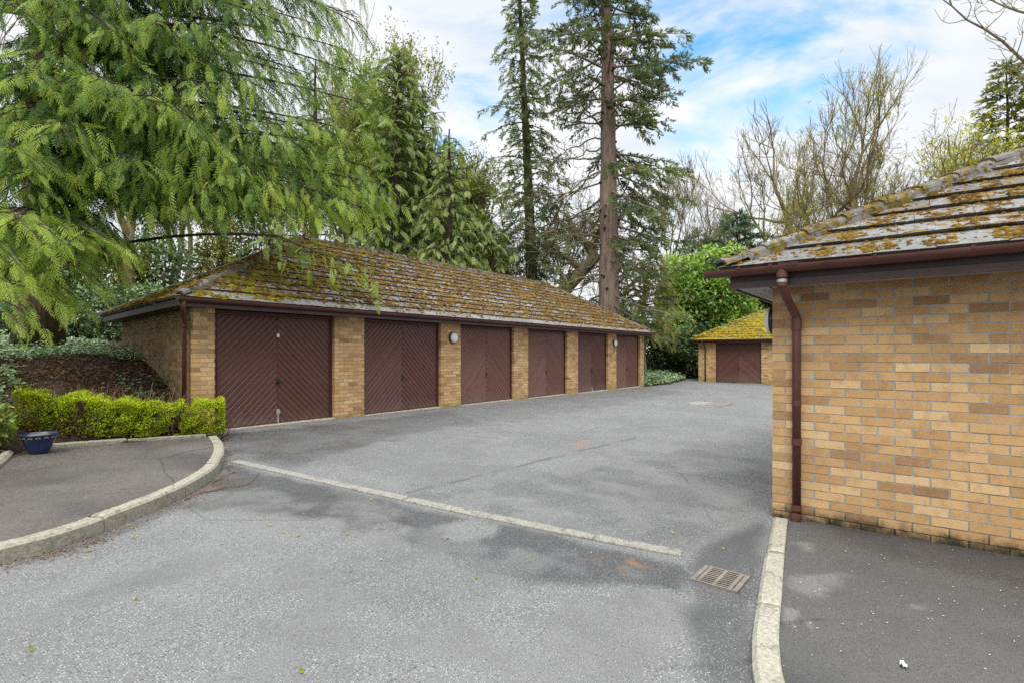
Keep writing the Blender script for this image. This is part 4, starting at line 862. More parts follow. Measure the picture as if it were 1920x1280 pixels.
# --- general conifer
def conifer(name, label, px, pybase, Z, H, spread, nb, tmpl, fsize, mat, bmat, tr, group=GRP_C, tint=.45, hang=.5, lo=.12, prof=None, side=None, subgap=.32, sublen=1.2, fgap=.2, lift=.3, top_lean=(0, 0), drop=.35, rise=.3, r_limb=.04, pyt=None):
    p = at(px, pybase, Z); base = gz(p); top = base + np.array([top_lean[0], top_lean[1], H])
    if pyt is not None: q = at(pyt[0], pyt[1], Z); top = base + (q - base) * (H / max(1e-3, (q - base)[2]))
    root = tree_root(name, label, 'tree', base, group); tm, tp = trunk_mb(base, top, tr, .03, 14, .05, 1.35, 26); part('trunk', tm, bmat, root, True); wood, fol = MB(), MB(); ga = R.uniform(0, 6.28)
    cr_ = np.array([S, -K]); cf = np.array([K, S])   # picture right / away
    for i in range(nb):
        t = lo + (1 - lo) * ((i + .5) / nb) ** .95; az = ga + i * 2.399 + R.normal(0, .25); dr = math.cos(az) * cr_ + math.sin(az) * cf
        l = spread * (prof(t) if prof else (1 - t) ** .7) * R.uniform(.72, 1.2)
        if side: l *= side(math.cos(az), math.sin(az), t)
        if l < .25: continue
        k = min(len(tp) - 1, int(t * (len(tp) - 1))); p0 = tp[k] + (tp[min(k + 1, len(tp) - 1)] - tp[k]) * (t * (len(tp) - 1) - k)
        tip = p0 + np.array([dr[0] * l, dr[1] * l, l * (lift * (t - .35) - drop * (1 - t))]); limb_foliage(droop_path(p0, tip, rise * l * .5, 8), wood, fol, tmpl, subgap, min(sublen, l * .55), fgap, fsize, tint, hang, .22, min(r_limb, .02 + .012 * l))
    part('limbs', wood, bmat, root, True); part('crown', fol, mat, root); return root
conifer('cypress_tree', 'bushy green cypress with dark trunk directly behind the left roof ridge', 742, 520, 23, 13.2, 3.5, 170, FR_FAR, .5, M['cyp'], M['bark_dark'], .28, tint=.42, hang=.45, lo=.1, prof=lambda t: ((1 - t) ** .55 + .06) * (.75 + .25 * math.sin(t * 9)), subgap=.34, sublen=1.5, fgap=.17, r_limb=.022)
conifer('cypress_tree', 'dark trunked cypress half hidden behind the big cedar sprays', 590, 520, 20, 11.0, 3.0, 60, FR_FAR, .42, M['cyp'], M['bark_dark'], .26, tint=.38, hang=.7, lo=.16, subgap=.42, sublen=1.4, fgap=.14)
conifer('cypress_tree', 'pale feathery cypress hanging over the middle of the roof ridge', 838, 520, 22, 9.4, 2.7, 110, FR_FAR, .42, M['cyp'], M['bark_dark'], .2, tint=.58, hang=1.0, lo=.1, subgap=.38, sublen=1.3, fgap=.13)
conifer('cypress_tree', 'grey green weeping cypress between bushy cypress and olive ivy tree', 795, 520, 25, 12.5, 3.2, 120, FR_FAR, .42, M['cyp'], M['bark_dark'], .2, tint=.5, hang=1.1, lo=.1, prof=lambda t: (1 - t) ** .5, subgap=.4, sublen=1.3, fgap=.13)
conifer('cypress_tree', 'low light green conifer behind the ridge left of the slim ivy tree', 925, 560, 25, 6.8, 2.8, 80, FR_FAR, .42, M['cyp'], M['bark_dark'], .16, tint=.5, hang=.7, lo=.12, subgap=.4, sublen=1.2, fgap=.14)
conifer('ivy_tree', 'slim tall ivy covered conifer left of the great redwood', 1003, 560, 31, 26.0, 2.9, 185, TUFT, .58, M['slim'], M['bark_ivy'], .42, tint=.45, hang=.9, lo=.12, prof=lambda t: (.45 + .55 * math.sin(min(1, t * 1.25) * math.pi)) * (.55 + .45 * math.sin(t * 23 + 1) ** 2) * (1 if t < .85 else (1 - t) / .15), subgap=.5, sublen=1.2, fgap=.26, pyt=(978, 0), lift=.1, drop=.25)
# --- the great redwood
def redwood():
    Z = 27.0; base = gz(at(1143, 600, Z)); tp_ = at(1131, 0, Z); top = base + (tp_ - base) * (27.0 / (tp_ - base)[2])
    root = tree_root('redwood_tree', 'towering redwood with bare reddish trunk and dark crown above the far hip', 'tree', base, GRP_C)
    tm, tp = trunk_mb(base, top, .6, .12, 22, .08, 1.6, 40); part('trunk', tm, M['bark_red'], root, True); wood, fol, dead = MB(), MB(), MB()
    cr_ = np.array([S, -K]); cf = np.array([K, S])
    for i in range(140):
        t = .12 + .88 * ((i + .5) / 140); z = base[2] + t * 27; k = min(38, int(t * 39)); p0 = tp[k] + (tp[k + 1] - tp[k]) * (t * 39 - k); az = i * 2.399 + R.normal(0, .3); c, s_ = math.cos(az), math.sin(az); dr = c * cr_ + s_ * cf
        h = (z - CZ) / 18.0   # 1 at the top of the frame
        l = 5.3 * (1 - .25 * max(0, h)) if h < .95 else 4.2 * max(0, (1.55 - h) / .6)
        l *= R.uniform(.75, 1.15) * (.8 + .2 * math.sin(h * 17)); bare = c < .1 and h < .75
        if c < -.1: l *= .8 + .25 * sstep(h, .3, .6)
        if h < .2 and R.random() < .3: continue
        lowleft = c < .15 and h < .5
        tip = p0 + np.array([dr[0] * l, dr[1] * l, l * R.uniform(-.5, -.12) if h < .6 else l * R.uniform(-.2, .25)])
        pth = droop_path(p0, tip, R.uniform(-.15, .3) * l * .5, 9)
        if (lowleft and R.random() < .93) or (bare and R.random() < .7) or (h < .3 and R.random() < .35):
            pth[1:] += np.cumsum(rnd(8, .10), 0); tail = pth[-1] + np.cumsum(np.array([[dr[0] * .25, dr[1] * .25, .22]] * 3) + rnd(3, .1), 0); pth = np.vstack([pth, tail]) ; dead.tube(pth, np.linspace(.055, .012, len(pth)), 5, cap=False)
            a, b = [], []
            for q in pth[3:]:
                for _ in range(2): e = q + rnd(1, .45)[0]; a += [q, e]; b += [e, e + rnd(1, .3)[0]]
            dead.segs(a, b, np.full(len(a), .014), np.full(len(a), .006), 3)
            if R.random() < .6: limb_foliage(pth[4:], wood, fol, TUFT, .5, .9, .28, .6, .35, .6, .4, .02)
        else: limb_foliage(pth, wood, fol, TUFT, .24, 1.5, .18, .54, .42 + .1 * (h < .35), .5, .30, .065, tsp=.16)
    part('dead_branches', dead, M['bark_grey'], root, True); part('limbs', wood, M['bark_red'], root, True); part('crown', fol, M['redw'], root)
    # knots and burrs on the trunk
    for i in range(40):
        t = R.uniform(.02, .75); k = int(t * 39); p = tp[k] + (tp[k + 1] - tp[k]) * (t * 39 - k); az = R.uniform(2.5, 6.0); rr = .6 + (.12 - .6) * t; rr *= 1 + .55 * math.exp(-t * 27 / .7); d = np.array([math.cos(az), math.sin(az), 0]); kn = MB(); kn.tube([p + d * rr * .9, p + d * (rr + .05), p + d * (rr + R.uniform(.08, .22)) + np.array([0, 0, -.03])], [.085, .07, .025], 7); part('branch_stub', kn, M['bark_dark'], root, True)
redwood()
conifer('evergreen_tree', 'dark rounded evergreen behind the laurel and near roof', 1385, 560, 44, 13.6, 4.8, 80, TUFT, .95, M['pinegrn'], M['bark_dark'], .3, tint=.5, hang=.2, lo=.1, prof=lambda t: (1 - t) ** .5, subgap=.5, sublen=1.6, fgap=.34)
conifer('evergreen_tree', 'low spreading evergreen right of the redwood against pale sky', 1312, 560, 46, 11.6, 5.2, 64, TUFT, .95, M['pinegrn'], M['bark_dark'], .3, tint=.42, hang=.3, lo=.1, prof=lambda t: (1 - t) ** .6, subgap=.55, sublen=1.6, fgap=.38)
conifer('evergreen_tree', 'dark conifer above the near roof at the edge of the photo', 1890, 600, 42, 25.5, 6.0, 120, TUFT, 1.0, M['olive'], M['bark_dark'], .35, tint=.4, hang=.3, lo=.25, prof=lambda t: (1 - t) ** .75 + .03, subgap=.6, sublen=1.7, fgap=.36)
# olive drooping yew beside the garage end
conifer('yew_tree', 'olive feathery yew drooping beside the far end of the garage row', 1205, 640, 29.5, 6.4, 2.2, 70, FR_FAR, .55, M['olive'], M['bark_red'], .2, tint=.55, hang=.8, lo=.30, prof=lambda t: .6 + .4 * math.sin(t * 3.1), subgap=.4, sublen=1.2, fgap=.26, drop=.25)
# ------------------------------------------------------------------ broadleaf trees
def grow(p, d, l, r, depth, out, tips, wig=.22, up=.12, spread=.62, nchild=(2, 3), shrink_=.72, steps=4, inner=None):
    d = unit(d); q = p
    for i in range(steps):
        d = unit(d + R.normal(0, wig, 3) + np.array([0, 0, up])); q2 = q + d * l / steps; ra, rb = r * (1 - .4 * i / steps), r * (1 - .4 * (i + 1) / steps); out.append((q, q2, ra, rb)); q = q2
        if depth > 0 and i >= 1 and R.random() < .42:
            ax = unit(d + R.normal(0, spread, 3)); grow(q, ax, l * shrink_ * R.uniform(.6, .95), r * .36, depth - 1, out, tips, wig, up, spread, nchild, shrink_, steps)
    if depth <= 0: tips.append((q, d)); return
    for k in range(R.integers(nchild[0], nchild[1] + 1)):
        ax = unit(d + R.normal(0, spread * (.35 if k == 0 else 1), 3) + np.array([0, 0, .15])); grow(q, ax, l * shrink_ * R.uniform(.75, 1.1) * (1.12 if k == 0 else 1), r * (.62 if k == 0 else .48), depth - 1, out, tips, wig, up, spread, nchild, shrink_, steps)
def bare_tree(name, label, px, pyb, Z, H, r, bmat, depth=5, dirpx=None, leaf=None, leafn=0, leafs=.35, group=GRP_B, spread=.6, up=.1, first=.36, minr=.015, wig=.11, onstem=0, nchild=(2, 3), base=None, start=0):
    b = gz(at(px, pyb, Z)) if base is None else base; d = np.array([0, 0, 1.]) if dirpx is None else unit(at(dirpx[0], dirpx[1], Z) - at(px, pyb, Z))
    root = tree_root(name, label, 'tree', b, group); out, tips = [], []; grow(b, d, H * first, r, depth, out, tips, wig, up, spread, nchild)
    main = [o for o in out if o[2] > r * .28]; tw = [o for o in out if o[2] <= r * .28]
    m = MB(); A_ = lambda L_, i: np.array([o[i] for o in L_]); m.segs(A_(main, 0), A_(main, 1) + (A_(main, 1) - A_(main, 0)) * .03, A_(main, 2), A_(main, 3), 8); part('trunk', m, bmat, root, True)
    m = MB(); m.segs(A_(tw, 0), A_(tw, 1), np.maximum(A_(tw, 2), minr), np.maximum(A_(tw, 3), minr * .7), 3); part('twigs', m, bmat, root)
    if leaf is not None:
        src = np.array([t[0] for t in tips]); n = leafn; P = src[R.integers(0, len(src), n)] + rnd(n, .28)
        if onstem:
            mo = A_(out, 0); P2 = mo[R.integers(0, len(mo), onstem)] + rnd(onstem, .2); P = np.vstack([P, P2])
        m = MB(); n = len(P); ch = R.integers(0, 2, n)
        for k in (0, 1): i = ch == k; m.scatter(LC[k], P[i], rnd(i.sum()) + [0, 0, .2], rnd(i.sum(), .5) + [0, 0, 1.], leafs * R.uniform(.6, 1.3, i.sum()), np.clip(R.normal(.5, .22, i.sum()), 0, 1))
        part('leaves', m, leaf, root)
    return root
bt = bare_tree
bt('bare_tree', 'large bare tree with yellow mossy trunk and wide fan of branches', 1487, 500, 45, 20.5, .5, M['bark_moss'], 6, spread=.62)
bt('bare_tree', 'smaller twisting bare tree left of the large mossy one', 1392, 500, 54, 17.5, .5, M['bark_grey'], 6, spread=.62)
bt('bare_tree', 'thin bare tree just right of the redwood crown', 1338, 500, 56, 15.5, .42, M['bark_grey'], 6, spread=.6)
bt('bare_tree', 'tall twin stemmed mossy tree with sparse yellow buds above the near hip', 1612, 500, 41, 20.5, .48, M['bark_moss'], 6, spread=.45, leaf=M['yel'], leafn=600, leafs=.24, onstem=520)
bt('bare_tree', 'tall bare tree leaning right beside the twin stemmed one', 1668, 500, 44, 15.5, .45, M['bark_moss'], 6, (1676, 300), spread=.5, leaf=M['yel'], leafn=600, leafs=.3, onstem=200)
bt('bare_tree', 'bare tree between the twisting one and the yellow budded pair', 1550, 500, 50, 19, .5, M['bark_grey'], 6, spread=.55)
bt('leafing_tree', 'slender tree misted with young yellow green leaves', 1745, 500, 38, 15.5, .26, M['bark_moss'], 6, spread=.6, leaf=M['yel'], leafn=2200, leafs=.32)
bt('leafing_tree', 'yellow green young tree low above the near roof edge', 1850, 500, 34, 13.0, .24, M['bark_grey'], 6, spread=.65, leaf=M['yel'], leafn=3600, leafs=.34)
bt('leafing_tree', 'low yellow green sapling peeping over the near hip tiles', 1560, 520, 42, 9.5, .2, M['bark_moss'], 6, spread=.65, leaf=M['yel'], leafn=1000, leafs=.3)
# a limb reaching in from a tree beyond the right edge
b0 = gz(at(2170, 640, 24)); root = tree_root('bare_tree', 'bare branch reaching down into the upper corner of the sky', 'tree', b0, GRP_B); out, tips = [], []
p = b0.copy(); top = at(2120, -260, 24); tm, tp = trunk_mb(b0, top, .4, .16, 12, .05); part('trunk', tm, M['bark_grey'], root, True); m = MB()
for (sx_, sy_, ex, ey, z) in ((2140, 300, 1765, 0, 23.5), (2130, 120, 1850, -10, 24.5), (2140, 420, 1900, 150, 23)):
    P0, P1 = at(sx_, sy_, 24), at(ex, ey, z); t = np.linspace(0, 1, 14)[:, None]; pth = P0 + (P1 - P0) * t + np.vstack([[[0, 0, 0]], np.cumsum(rnd(13, .07), 0)]); m.tube(pth, np.linspace(.13, .02, 14), 6, cap=False)
    for q in pth[3:]:
        for _ in range(2): grow(q, unit(P1 - P0) + R.normal(0, .8, 3), 1.0, .025, 1, out, tips, .25, .12)
m.segs([o[0] for o in out], [o[1] for o in out], [max(.011, o[2]) for o in out], [max(.008, o[3]) for o in out], 3); part('branches', m, M['bark_grey'], root)
# trees behind the garages
bt('bare_tree', 'wispy bare tree topping the bushy cypress behind the roof', 705, 520, 31, 13.2, .24, M['bark_grey'], 6, spread=.5, up=.2)
bt('bare_tree', 'bare tree with one contorted dark leader above the middle conifers', 858, 540, 29, 10.8, .22, M['bark_dark'], 5, spread=.5, up=.15)
bt('ivy_tree', 'green leaved ivy clad tree between middle conifers and slim ivy tree', 880, 560, 27, 9.6, .22, M['bark_moss'], 6, spread=.5, leaf=M['midgreen'], leafn=1500, leafs=.34, onstem=700, group=GRP_C, up=.15)
bt('ivy_tree', 'mottled green tree rising behind the bushy cypress', 730, 520, 27, 11.4, .25, M['bark_moss'], 6, spread=.5, leaf=M['midgreen'], leafn=2600, leafs=.34, onstem=900, group=GRP_C, up=.18)
for px_, Z_, H_, nl_, lab_ in ((690, 29, 12.5, 5200, 'leafy mid green tree between the cedar and the bushy cypress'), (775, 30, 12.0, 5200, 'leafy mid green tree right of the bushy cypress top'), (835, 28, 8.2, 3600, 'low leafy tree over the middle of the ridge'), (912, 30, 8.5, 3400, 'low leafy tree just left of the slim ivy tree'), (640, 27, 10.0, 3600, 'leafy mid green tree low behind the cedar sprays')):
    bt('leafy_tree', lab_, px_, 540, Z_, H_, .22, M['bark_moss'], 5, spread=.5, leaf=M['midgreen'], leafn=nl_, leafs=.34, onstem=1200, group=GRP_C, up=.2)
bt('bare_tree', 'thin bare tree in the gap between cedar and cypress tops', 650, 520, 34, 14.5, .26, M['bark_grey'], 6, spread=.5, up=.15)
bt('bare_tree', 'bare small tree directly right of the redwood trunk', 1248, 560, 38, 12.5, .22, M['bark_grey'], 6, spread=.5, up=.12)
bt('bare_tree', 'scrubby bare tree between the slim ivy tree and the redwood', 1062, 570, 34, 9.5, .22, M['bark_grey'], 6, spread=.7, leaf=M['ivyoak'], leafn=260, leafs=.35)
bt('bare_tree', 'brown twiggy bush behind the ridge near the slim ivy tree', 950, 560, 33, 8.0, .16, M['twig'], 5, spread=.7, up=.1)
# leaning mossy tree
lb = gz(at(1010, 640, 30)); root = tree_root('leaning_tree', 'mossy tree leaning with crooked pale limbs left of the redwood trunk', 'tree', lb, GRP_C); m = MB(); out, tips = [], []
main = spline([lb, at(1050, 560, 30), at(1085, 515, 30), at(1112, 485, 30), at(1103, 462, 30), at(1080, 440, 29.5), at(1062, 400, 29)], 26); m.tube(main, np.linspace(.5, .13, 26), 10)
for s_ in ([at(1090, 505, 30), at(1060, 482, 29.5), at(1025, 470, 29)], [at(1110, 485, 30), at(1118, 450, 30.5), at(1135, 400, 31)], [at(1105, 465, 30), at(1060, 425, 30), at(1030, 395, 30.5)], [at(1100, 495, 30), at(1150, 470, 30), at(1200, 440, 30)]):
    q = spline(s_, 10); m.tube(q, np.linspace(.2, .06, 10), 7)
    for x in q[2:]: grow(x, R.normal(0, 1, 3) + [0, 0, .3], 1.7, .05, 2, out, tips, .3, .05)
part('trunk', m, bark('pale_mossy_bark', (.16, .14, .09), (.34, .3, .21), (.3, .28, .1), .45), root, True); m = MB(); m.segs([o[0] for o in out], [o[1] for o in out], [max(.014, o[2]) for o in out], [max(.011, o[3]) for o in out], 3); part('twigs', m, M['bark_grey'], root)
# thicket on the left, beyond the bank
for i, (px, Z, H, r, lab, mt, lf) in enumerate(((232, 21, 12, .30, 'upright yellow mossy trunk seen under the cedar', 'bark_moss', 0), (268, 24, 10, .3, 'mossy trunk leaning right seen under the cedar', 'bark_moss', 150), (330, 24, 11, .2, 'thin grey stem in the thicket over the hipped end', 'bark_grey', 300), (150, 23, 12, .22, 'grey bare tree behind the cedar trunk', 'bark_grey', 200), (20, 22, 12, .25, 'bare tree at the extreme edge behind the cedar', 'bark_grey', 200), (430, 27, 13, .22, 'bare tree behind the cedar sprays over the roof hip', 'bark_grey', 400), (520, 30, 14, .26, 'tall bare tree behind the cedar near the ridge start', 'bark_grey', 300))):
    bt('bare_tree', lab, px, 600, Z, H, r, M[mt], 5, (px + 45, 420) if i == 1 else None, M['ivyoak'] if lf else None, lf, .3, 'bare trees in the thicket behind the cedar', .55, .1)
# ------------------------------------------------------------------ shrubs, hedges, ground cover
def shrub(name, label, cat, clumps, nleaf, size, mat, tmpl=None, stems=True, group=None, tint=.5, kind=None, spread=.32, base=None, upb=.6):
    """clumps: list of (centre, radius); leaves gather on each clump's shell"""
    c = np.array([q[0] for q in clumps]); r = np.array([q[1] for q in clumps]); w_ = r ** 2 / (r ** 2).sum(); idx = R.choice(len(c), nleaf, p=w_); d = rnd(nleaf); d /= np.linalg.norm(d, axis=1)[:, None]
    P = c[idx] + d * (r[idx] * np.clip(R.normal(.86, spread * .6, nleaf), .1, 1.25))[:, None]; keep = P[:, 2] > terrain(P[:, 0], P[:, 1]) + .02; P, d, idx = P[keep], d[keep], idx[keep]; n = len(P)
    b = np.array(base if base is not None else c.mean(0)); b[2] = float(terrain(b[0], b[1])); m = MB(); ax = d * .8 + rnd(n, .5) + [0, 0, -.05]; nr = d * .7 + [0, 0, upb] + rnd(n, .35)
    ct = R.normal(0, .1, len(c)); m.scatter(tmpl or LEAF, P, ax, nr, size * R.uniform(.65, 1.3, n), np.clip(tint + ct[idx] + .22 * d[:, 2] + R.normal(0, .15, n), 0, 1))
    if kind: return solo(name, m, mat, label, None, None, kind)
    root = thing(name, label, cat, tuple(b), group); part('foliage', m, mat, root)
    if stems:
        s_ = MB(); a, e = [], []
        for q, rr in clumps:
            for _ in range(3): k = q + rnd(1, rr * .4)[0]; mid = (b + k) / 2 + rnd(1, rr * .25)[0]; a += [b + rnd(1, .08)[0] * [1, 1, 0], mid]; e += [mid, k]
        s_.segs(a, e, np.full(len(a), .02), np.full(len(a), .009), 4); part('stems', s_, M['twig'], root)
    return root
def cl_px(L_): return [(at(px, py, Z), r / F * Z) for px, py, Z, r in L_]
shrub('laurel_bush', 'bright glossy laurel bush left of the far garage roof', 'bush', cl_px([(1335 + R.uniform(-88, 72), y + R.uniform(-14, 14), 35 + R.uniform(-1, 2), R.uniform(20, 34)) for y in (500, 520, 535, 550, 565, 580, 600, 620) for _ in range(6)] + [(1330, 490, 35, 24), (1375, 484, 36, 24), (1300, 505, 35, 22)]), 21000, .25, M['laurel'], tint=.66)
shrub('laurel_bush', 'darker laurel bank below the bright bush beside the far garage', 'bush', cl_px([(x + R.uniform(-15, 15), y, 31 + R.uniform(0, 3), 20) for x in range(1215, 1312, 16) for y in (630, 652, 675, 694)]), 9000, .2, M['laurel_dk'], tint=.5)
shrub('laurel_bush', 'dark laurel directly behind the far garage hip', 'bush', cl_px([(x, y, 40, 26) for x in range(1390, 1480, 20) for y in (540, 565, 590)]), 3500, .3, M['laurel_dk'], tint=.4)
for i, (px, py, Z, lab) in enumerate(((140, 520, 20, 'scrubby evergreen bush filling the gap behind the cedar trunk'), (225, 500, 22, 'loose olive bush around the yellow mossy trunk'), (310, 495, 23, 'loose olive bush above the sloping end of the garage roof'), (400, 470, 26, 'scrub showing between cedar sprays over the roof hip'), (490, 455, 27, 'scrub showing behind the start of the garage ridge'), (40, 520, 21, 'scrubby bush at the edge behind the cedar'))):
    shrub('scrub_bush', lab, 'bush', cl_px([(px + R.uniform(-48, 48), py + R.uniform(-50, 80), Z + R.uniform(-.8, .8), R.uniform(16, 30)) for _ in range(20)]), 2300, .17, M['ivyoak'] if i % 2 else M['ivy'], tint=.62, group='scrub in the thicket behind the cedar', spread=.9)
# hedge on the bank behind the cedar trunk, clothed in ivy
shrub('ivy_hedge', 'dark ivy covered hedge behind the cedar trunk', 'hedge', cl_px([(x + R.uniform(-10, 10), y + (12 if x < 60 else 0), 16 + R.uniform(0, 1.5), 28) for x in range(-60, 330, 26) for y in (560, 590, 620, 645)]), 13000, .11, M['ivy'], tint=.42)
# golden hedge
HP = np.array([(3.66, 8.32), (3.05, 8.46), (2.45, 8.68), (1.92, 8.98), (1.55, 9.4)]); hroot = thing('hedge', 'low golden green privet hedge along the bed in front of the garage end', 'hedge', (2.6, 8.6, .25)); n = 66000
sg = np.linspace(0, 1, 60); hx = np.interp(sg, np.linspace(0, 1, 5), HP[:, 0]); hy = np.interp(sg, np.linspace(0, 1, 5), HP[:, 1])
t = R.random(n) ** .9; a = np.interp(t, sg, hx); b = np.interp(t, sg, hy); face = R.random(n); dep = np.abs(R.normal(0, .055, n)); wv = fbm(a * 4, b * 4, 3); hgt = .47 + .05 * t + .12 * (wv - .5); wid = .8
ww = R.random(n) * wid; hh = R.random(n); top_ = face < .42; fr_ = (face >= .42) & (face < .86); en_ = face >= .86
hh = np.where(top_, 1 - dep / hgt, hh); ww = np.where(fr_, dep * 1.2, ww); t2 = np.where(en_, 0, t); a = np.where(en_, HP[0, 0] + .06 - dep, a); b = np.where(en_, HP[0, 1], b)
lump = .09 * (fbm(a * 7 + 3, hh * 3.5 + b * 5, 2) - .5) * 2; zb = terrain(a, b - .1); zb = np.maximum(zb, float(road_z(3.2, 8.3)) + KH)
nx_, ny_ = .37, .93
P = np.stack([a + nx_ * (ww - .12 - lump * fr_), b + ny_ * (ww - .12 - lump * fr_), zb + .02 + hh * hgt + lump * top_], -1)
bare_ = (t > .38) & (R.random(n) < .62 * sstep(t, .35, .6) * sstep(1 - hh, .1, .5)); keep = ~bare_ & (fbm(a * 8, b * 8 + hh * 5, 3) > .36); P = P[keep]; m = MB(); n = len(P)
dn = np.where(top_[:, None], [0, 0, 1.], np.where(en_[:, None], [1., -.2, 0], [-nx_, -ny_, .2]))[keep]
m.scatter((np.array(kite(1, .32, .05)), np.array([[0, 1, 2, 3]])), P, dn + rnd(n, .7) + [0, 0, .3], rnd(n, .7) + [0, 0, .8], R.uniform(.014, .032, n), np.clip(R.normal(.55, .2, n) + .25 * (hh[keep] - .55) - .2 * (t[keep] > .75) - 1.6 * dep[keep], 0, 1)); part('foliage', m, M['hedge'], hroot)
m = MB(); k = 900; t = R.random(k); a = np.interp(t, sg, hx) + R.uniform(-.1, .4, k) * nx_; b = np.interp(t, sg, hy) + R.uniform(-.1, .5, k) * ny_; z = terrain(a, b); P0 = np.stack([a, b, z], -1); P1 = P0 + np.stack([R.normal(0, .16, k), R.normal(-.03, .12, k), R.uniform(.12, .5, k)], -1); Pm = (P0 + P1) / 2 + rnd(k, .04); m.segs(np.vstack([P0, Pm]), np.vstack([Pm, P1]), np.full(2 * k, .005), np.full(2 * k, .003), 3); part('twigs', m, M['twig'], hroot)
# shrub with red-brown leaves at the left edge
c0 = G(15, 850, KH); shrub('pieris_shrub', 'green and russet leaved shrub at the left edge beside the blue pot', 'shrub', [(c0 + np.array([-.34 + R.normal(0, .16), .10 + R.normal(0, .2), R.uniform(.12, .62)]), R.uniform(.12, .2)) for _ in range(18)], 2000, .085, M['redleaf'], tint=.5, base=c0 + np.array([-.4, .15, 0]))
# ground cover sheets
def cover(name, label, fn, n, size, mat, box, tint=.5, lift=.05, tmpl=None):
    a = R.uniform(box[0], box[1], n); b = R.uniform(box[2], box[3], n); k = fn(a, b) & ~inside(a, b, ROADPOLY); a, b = a[k], b[k]; n = len(a); z = terrain(a, b) + np.abs(R.normal(0, lift, n)) + .015; m = MB(); an = R.uniform(0, 6.28, n)
    m.scatter(tmpl or LEAF, np.stack([a, b, z], -1), np.stack([np.cos(an), np.sin(an), R.normal(.1, .3, n)], -1), rnd(n, .35) + [-.15, -.2, 1.], size * R.uniform(.6, 1.3, n), np.clip(R.normal(tint, .2, n), 0, 1)); return solo(name, m, mat, label, kind='stuff')
def onbank(a, b): return (fbm(a * .7 + 2, b * .7) + .1 * fbm(a * 3, b * 3)) > .42
def dleft(a, b): return pdist(a, b, BANK)
soilgap = lambda a, b: np.exp(-(((a - 3.1 - .1 * (b - 11)) / 1.15) ** 2 + ((b - 11.0) / 1.9) ** 2))
cover('ivy_ground_cover', 'pale ivy carpeting the bank under the cedar', lambda a, b: (dleft(a, b) > 1.1) & (soilgap(a, b) < .3) & (b > 8) & (a < 4.35) & (fbm(a * 1.2, b * 1.2) > .30), 60000, .075, M['ivy_pale'], (-7, 4.4, 8, 17), .5, .06)
cover('ivy_ground_cover', 'sparse ivy trailing along the foot of the garage end wall', lambda a, b: (a > 2.9 + (b - 9.3) * .13) & (a < 3.72 + (b - 9.34) * .124) & (b < 11.2) & (fbm(a * 3, b * 3) > .5), 2600, .075, M['ivy'], (2.8, 4.3, 9.0, 13), .35, .09)
cover('ivy_ground_cover', 'ivy bed spilling onto the drive past the end of the garage row', lambda a, b: (a > 22.1) & (dleft(a, b) < 6.5), 26000, .13, M['ivy_pale'], (22, 36, 9, 19), .5, .10)
cover('leaf_litter', 'dry twigs and dead leaves on the bare soil of the bank', lambda a, b: (dleft(a, b) > .1) & (b > 7.2), 14000, .06, M['litter'], (-4, 4.2, 7.2, 14), .3, .01)
# twigs and fallen bits on the tarmac
m = MB(); n = 5200; a = R.uniform(-2, 4, n); b = R.uniform(9.2, 13.5, n); k = (soilgap(a, b) > .25) & ~inside(a, b, ROADPOLY); a, b = a[k], b[k]; n = len(a); an = R.uniform(0, 6.28, n); l = R.uniform(.05, .22, n); P0 = np.stack([a, b, terrain(a, b) + .01], -1); dx = np.stack([np.cos(an) * l, np.sin(an) * l, np.zeros(n)], -1); P1 = P0 + dx; P1[:, 2] = terrain(P1[:, 0], P1[:, 1]) + .012 + R.uniform(0, .03, n); m.segs(P0, P1, np.full(n, .004), np.full(n, .002), 3); solo('twig_litter', m, M['twig'], 'fallen brown twigs strewn over the bare bank', kind='stuff')
for i, pts in enumerate(([(345, 938), (375, 925), (400, 920), (425, 913)], [(376, 926), (430, 914), (465, 908), (486, 886)], [(398, 905), (425, 893), (440, 884)], [(3, 1050), (60, 1040), (120, 1022)])):
    q = [G(x, y) + np.array([0, 0, .012 + .006 * (j % 2)]) for j, (x, y) in enumerate(pts)]; m = MB(); m.tube(spline(q, 12), np.linspace(.006, .003, 12), 5)
    solo('fallen_twig', m, M['litter'], ['short reddish twig lying nearest the kerb bend', 'long bent twig lying by the channel stones', 'thin curled twig below the left end of the channel stones', 'straight twig lying in the gutter at the left edge'][i], 'twig', 'fallen twigs on the road', loc=tuple(q[0]))
m = MB(); pts = [(250, 1008), (240, 985), (640, 888), (345, 995), (163, 1034), (195, 1013), (565, 1004), (570, 1262), (250, 1125), (695, 938), (510, 984), (60, 1225), (690, 985), (1440, 1200)]
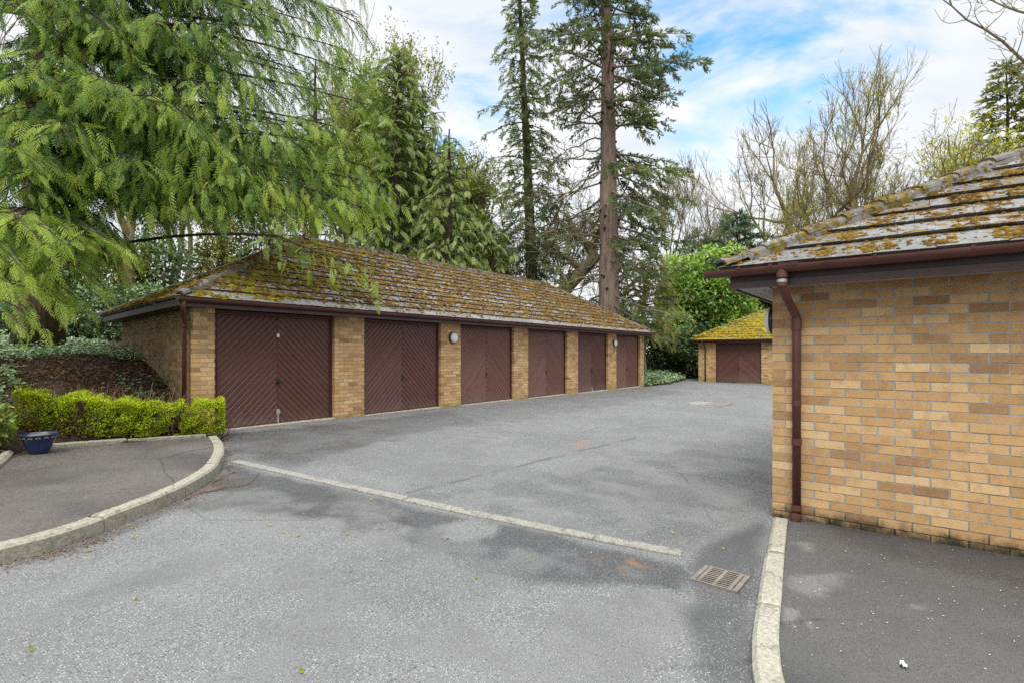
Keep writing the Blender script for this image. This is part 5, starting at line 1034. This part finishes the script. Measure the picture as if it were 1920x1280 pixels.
n = 70; px = R.uniform(420, 1400, n); py = R.uniform(800, 1100, n); base = [G(x, y) for x, y in pts for _ in range(3)] + [G(x, y) for x, y in zip(px, py)]; P = np.array(base) + rnd(len(base), .012) * [1, 1, 0] + [0, 0, .01]; P = P[~((P[:, 0] > 4.9) & (P[:, 1] < 1.2))]; n = len(P); m.scatter(LEAF, P, rnd(n) * [1, 1, .2], rnd(n, .2) + [0, 0, 1.], R.uniform(.012, .035, n), np.clip(R.normal(.4, .3, n), 0, 1)); solo('fallen_leaves', m, M['yel'], 'small yellow green leaf scraps scattered on the tarmac', kind='stuff')
m = MB(); n = 2600; t = R.random(n); kk = kpath[(t * 159).astype(int)]; P = offset2(kpath, -.0)[(t * 159).astype(int)] + np.stack([R.normal(.06, .07, n), R.normal(-.08, .08, n), np.zeros(n)], -1); P[:, 2] = road_z(P[:, 0], P[:, 1]) + .005; P = P[(P[:, 0] > -1)]; n = len(P); m.scatter(LEAF, P, rnd(n) * [1, 1, .1], rnd(n, .15) + [0, 0, 1.], R.uniform(.006, .02, n), np.clip(R.normal(.4, .25, n), 0, 1)); solo('leaf_debris', m, M['litter'], 'brown leaf debris gathered along the left kerb', kind='stuff')
m = MB(); n = 480; a = R.uniform(2.0, 5.15, n); b = R.uniform(-3, .8, n); k = a + b * .3 > 2.4; a, b = a[k], b[k]; n = len(a); m.scatter(LEAF, np.stack([a, b, np.full(n, PZR + .014)], -1), rnd(n) * [1, 1, .1], rnd(n, .15) + [0, 0, 1.], R.uniform(.005, .014, n), np.clip(R.normal(.9, .1, n), 0, 1)); solo('petal_litter', m, plain('petals', (.5, .45, .36), .8), 'tiny pale petals scattered on the right pavement', kind='stuff')

pp = G(1694, 1269); pp[2] = PZR + .012; m = MB(); gx = np.linspace(-.02, .02, 5); V = [pp + np.array([x, y * .7, abs(R.normal(.006, .006))]) for x in gx for y in gx]
m.add(V, np.array([[i * 5 + j, i * 5 + 5 + j, i * 5 + 6 + j, i * 5 + 1 + j] for i in range(4) for j in range(4)])); solo('paper_scrap', m, plain('scrap_paper', (.5, .49, .46), .8), 'small crumpled white scrap lying on the right pavement', 'litter', loc=tuple(pp))
